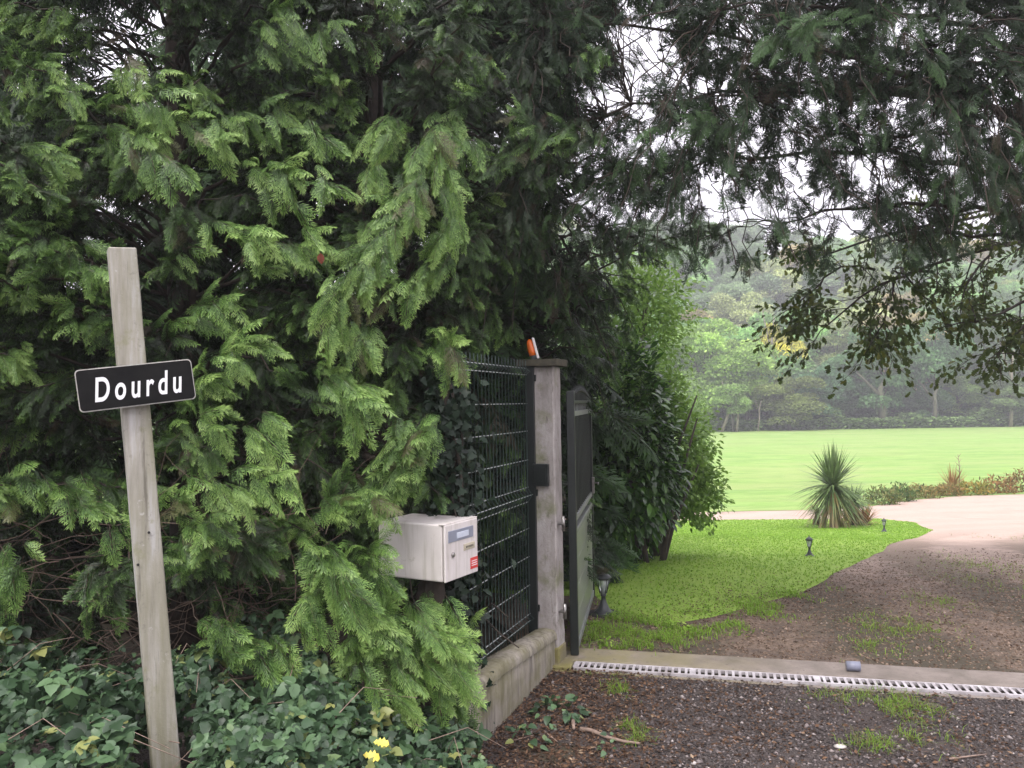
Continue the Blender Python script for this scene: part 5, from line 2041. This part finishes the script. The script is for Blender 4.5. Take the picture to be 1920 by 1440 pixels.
# ------------------------------------------------------------------ woods beyond the field
def wood_mesh(seed, kind):
    """a tree 1 unit high: crown made of many leaf clumps round branch ends"""
    r = np.random.default_rng(seed)
    lobes = []
    if kind == 'round':
        nl, zc, zr, rr0 = 26, 0.56, 0.36, 0.36
    elif kind == 'tall':
        nl, zc, zr, rr0 = 24, 0.54, 0.4, 0.25
    else:
        nl, zc, zr, rr0 = 28, 0.46, 0.45, 0.30
    for k in range(nl):
        u = norm(r.normal(0, 1, 3))
        f = r.uniform(0.35, 1.0)
        c = np.array([u[0] * rr0 * f, u[1] * rr0 * f, zc + u[2] * zr * f])
        lobes.append((c, r.uniform(0.08, 0.17)))
    PP, TT = [], []
    for c, rad in lobes:
        m = int(470 * (rad / 0.12) ** 2)
        u = norm(r.normal(0, 1, (m, 3)))
        u[:, 2] = np.where(u[:, 2] < -0.3, -u[:, 2], u[:, 2])
        f = r.uniform(0.7, 1.08, m)
        PP.append(c + u * rad * f[:, None] * np.array([1, 1, 0.8]))
        TT.append(np.full(m, r.uniform(0.25, 0.75)) + r.normal(0, 0.15, m))
    P, T = np.concatenate(PP), np.concatenate(TT)
    n = len(P)
    d = norm(P - np.array([0, 0, zc]) * 1.0) + r.normal(0, 0.7, (n, 3))
    nn = norm(P - np.array([0, 0, zc - 0.1])) + r.normal(0, 0.6, (n, 3)) + np.array([0, 0, 0.5])
    V, _ = kites(P, norm(d), r.uniform(0.02, 0.042, n), r.uniform(0.008, 0.015, n), nn, 0, 0)
    A = np.zeros((n, 4, 3))
    A[:, :, 0] = T[:, None]
    A[:, :, 1] = r.uniform(0, 1, n)[:, None]
    mb = MB()
    top = Vector((0, 0, zc + zr * 0.4))
    bend = Vector((r.normal(0, 0.03), r.normal(0, 0.03), 0))
    mb.tube([(0, 0, -0.03), Vector((0, 0, 0.25)) + bend, Vector((0, 0, 0.5)) + bend * 1.5, top], [0.026, 0.018, 0.013, 0.004], 7)
    for c, rad in lobes[::2]:
        z = max(0.2, c[2] * 0.55)
        mb.tube([Vector((0, 0, z)) + bend, (Vector((0, 0, z)) + Vector(c)) / 2 + Vector((0, 0, 0.03)), Vector(c)], [0.009, 0.006, 0.002], 5, False)
    return V, A.reshape(-1, 3), mb


protos = []
for i, kd in enumerate(('round', 'round', 'tall', 'bushy', 'bushy', 'tall')):
    V, A, mb = wood_mesh(200 + i, kd)
    t = bpy.data.objects.new('woodland_tree', None)
    C.objects.link(t)
    cr = npmesh('crown', V, A, MT['wood_tree'])
    cr.parent = t
    tk = mb.build('trunk', MT['bark_grey'])
    tk.parent = t
    protos.append([t, cr, tk, False])


def wood_tree(k, foot, H, wfac, col, label, group, rz, bark=None):
    src = protos[k]
    if not src[3]:
        t, cr, tk = src[:3]
        src[3] = True
    else:
        t, cr, tk = src[0].copy(), src[1].copy(), src[2].copy()
        for o in (t, cr, tk):
            C.objects.link(o)
        cr.parent = t
        tk.parent = t
    t.location = foot
    t.rotation_euler = (0, 0, rz)
    t.scale = (H * wfac, H * wfac, H)
    cr.color = (col[0] * 3.1, col[1] * 3.0, col[2] * 2.8, 1)
    t['label'] = label
    t['category'] = 'tree'
    t['group'] = group
    return t


GW = 'trees along the far edge of the field'
LG, MG_, DG, OL, YL, BR, BG = (0.17, 0.25, 0.075), (0.11, 0.19, 0.07), (0.055, 0.10, 0.045), (0.12, 0.15, 0.055), (0.36, 0.34, 0.05), (0.2, 0.17, 0.09), (0.075, 0.14, 0.08)
front = [  # px of the foot, top py, width px, depth, colour, kind, label
    (1325, 596, 210, 89, LG, 0, 'light green rounded tree nearest the laurel at the far field edge'),
    (1400, 612, 130, 92, (0.19, 0.27, 0.08), 2, 'light green upright tree with pale trunks left of the yellow tree'),
    (1375, 705, 110, 86.5, (0.15, 0.22, 0.08), 1, 'smaller pale green tree with a thin forked trunk at the field edge'),
    (1462, 582, 95, 100, YL, 2, 'yellow-topped tree standing between the green ones'),
    (1482, 700, 135, 88, OL, 3, 'low olive-green bushy tree in front of the yellow one'),
    (1548, 660, 110, 91, BG, 4, 'blue-green bushy tree left of the big dark ones'),
    (1650, 610, 190, 91, (0.075, 0.14, 0.065), 0, 'large mid green tree with an ivy-clad trunk right of the spiky palm'),
    (1752, 575, 180, 92, (0.085, 0.16, 0.075), 1, 'large rounded blue-green tree, widest at right of the field edge'),
    (1600, 690, 110, 96, DG, 3, 'dark green bushy tree filling the gap behind the spiky palm'),
    (1835, 640, 120, 96, DG, 5, 'dark tall tree right of the large rounded tree'),
    (1897, 690, 110, 89, (0.09, 0.13, 0.06), 2, 'slender tree with a pale bare trunk near the right edge'),
    (1950, 620, 150, 94, DG, 4, 'dark bushy tree at the right end of the field edge'),
    (1700, 720, 110, 97, DG, 4, 'dark low bushy tree between the two large green ones'),
    (1520, 740, 90, 95, DG, 3, 'dark low tree in the shadowed gap right of the olive one'),
    (1430, 730, 90, 97, DG, 4, 'dark low tree behind the pale trunks'),
    (1280, 640, 150, 95, MG_, 3, 'mid green bushy tree half hidden behind the laurel'),
    (1870, 730, 100, 100, DG, 3, 'dark low tree behind the slender pale trunk'),
    (2060, 600, 200, 93, MG_, 0, 'green tree just beyond the right edge of the photo'),
    (1190, 620, 160, 95, MG_, 1, 'green tree mostly hidden behind the laurel bush')]
rr3 = random.Random(5)
for (px, ty, wpx, Y, col, k, lab) in front:
    dd = ray(px, 800)
    x = dd.x * Y
    z = gz(x, Y)
    top = at(px, ty, Y).z
    H = top - z
    wreal = wpx / 1500 * Y
    base_w = {0: 0.9, 1: 0.9, 2: 0.68, 3: 0.8, 4: 0.8, 5: 0.68}[k]
    wood_tree(k, (x, Y, z), H, wreal / (base_w * H), col, lab, GW, rr3.uniform(0, 6.28))
for i in range(26):
    x = -4 + i * 2.9 + rr3.uniform(-1, 1)
    Y = rr3.uniform(92, 97)
    wood_tree(3 if i % 2 else 4, (x, Y, gz(x, Y)), rr3.uniform(4.5, 7.5), rr3.uniform(1.0, 1.5), rr3.choice([(0.09, 0.15, 0.06), (0.12, 0.18, 0.06), (0.07, 0.12, 0.06)]),
              'low green bushy tree in the shade under the trees at the far field edge', 'low bushy trees under the far field edge', rr3.uniform(0, 6.28))
# pale bare trunks in front of the dark gaps
for (px0, py0, px1, py1, Y, rad, lab) in ((1353, 818, 1372, 745, 86, 0.17, 'leaning pale trunk below the smaller pale green tree'),
                                         (1381, 818, 1383, 750, 86, 0.15, 'straight pale trunk right of the leaning pale trunk'),
                                         (1447, 760, 1447, 640, 98, 0.2, 'tall thin grey trunk under the yellow-topped tree'),
                                         (1652, 812, 1650, 730, 89, 0.42, 'thick ivy-green trunk under the large mid green tree'),
                                         (1748, 810, 1752, 740, 90, 0.3, 'grey-green trunk under the large rounded tree'),
                                         (1895, 806, 1896, 690, 88, 0.2, 'slender pale bare trunk near the right edge'),
                                         (1421, 815, 1424, 765, 87, 0.09, 'thin crooked stem left of the olive bushy tree')):
    a, b_ = at(px0, py0, Y), at(px1, py1, Y)
    a.z = gz(a.x, a.y) - 0.1
    mb = MB()
    md = a.lerp(b_, 0.5) + Vector((rad * 0.8, 0, 0))
    mb.tube([a, md, b_, b_ + (b_ - md) * 0.6 + Vector((rad * 2, 0, 0))], [rad, rad * 0.8, rad * 0.7, rad * 0.3], 8)
    fork = b_ + Vector((-rad * 6, 0, (b_ - a).z * 0.45))
    mb.tube([md.lerp(b_, 0.6), fork], [rad * 0.5, rad * 0.2], 6)
    tag(mb.build('tree_trunk', MT['bark_pale'] if rad < 0.25 else MT['bark_grey']), lab, 'trunk', 'bare trunks at the far field edge')

# undergrowth along the field edge
r = np.random.default_rng(301)
n = 22000
X = r.uniform(-5, 75, n)
Y = 88.0 + np.abs(r.normal(0, 2.0, n))
hh = np.array([1.1 + 3.5 * max(0, noise.noise(Vector((x * 0.35, 1, 1)))) for x in X])
P = np.stack([X, Y, np.array([gz(x, y) for x, y in zip(X, Y)]) + r.uniform(0, 1, n) * hh], 1)
V, A = flat_bits(P, r.uniform(0.25, 0.5, n), r, (0.5, 0.9), 0.1)
o = npmesh('undergrowth', V, A, MT['wood_tree'])
o.color = (0.36, 0.52, 0.2, 1)
stuff(o, 'rough green undergrowth along the far edge of the field', 'undergrowth')

# the wooded hill behind
cols = [((0.17, 0.21, 0.09), 'olive'), ((0.09, 0.15, 0.065), 'dark green'), ((0.25, 0.21, 0.11), 'brownish'), ((0.15, 0.25, 0.1), 'mid green'), ((0.13, 0.18, 0.11), 'grey-green'),
        ((0.25, 0.28, 0.15), 'pale bare-looking')]
cnt = 0
for j, Y in enumerate((103, 110, 118, 127, 137, 148, 159, 171)):
    x = -12 + rr3.uniform(0, 6)
    while x < Y * 0.8:
        k = rr3.randrange(6)
        c, cn = cols[rr3.choices(range(6), (3, 3, 1, 4, 2, 1))[0]]
        y = Y + rr3.uniform(-3, 3)
        H = rr3.uniform(10.5, 15.5)
        wood_tree(k, (x, y, gz(x, y) - 0.3), H, rr3.uniform(1.0, 1.35), c, cn + ' tree among the woods covering the hill beyond the field',
                  cn + ' trees on the wooded hill', rr3.uniform(0, 6.28))
        cnt += 1
        x += rr3.uniform(6.5, 10)
print('hill trees', cnt)

# ------------------------------------------------------------------ haze
m = bpy.data.materials.new('haze')
m.use_nodes = True
nt = m.node_tree
nt.nodes.clear()
out = nt.nodes.new('ShaderNodeOutputMaterial')
pv = nt.nodes.new('ShaderNodeVolumePrincipled')
pv.inputs['Color'].default_value = (0.93, 0.94, 0.95, 1)
pv.inputs['Density'].default_value = 0.0024
pv.inputs['Anisotropy'].default_value = 0.2
nt.links.new(pv.outputs[0], out.inputs['Volume'])
mb = MB()
mb.add([(a, b_, c) for a in (-165, 185) for b_ in (-45, 225) for c in (-3.2, 60)], [(0, 1, 3, 2), (4, 6, 7, 5), (0, 4, 5, 1), (2, 3, 7, 6), (0, 2, 6, 4), (1, 5, 7, 3)])
hz_ = mb.build('haze', m)
hz_['kind'] = 'stuff'
hz_['label'] = 'thin pale misty air over the field and woods'
hz_['category'] = 'haze'
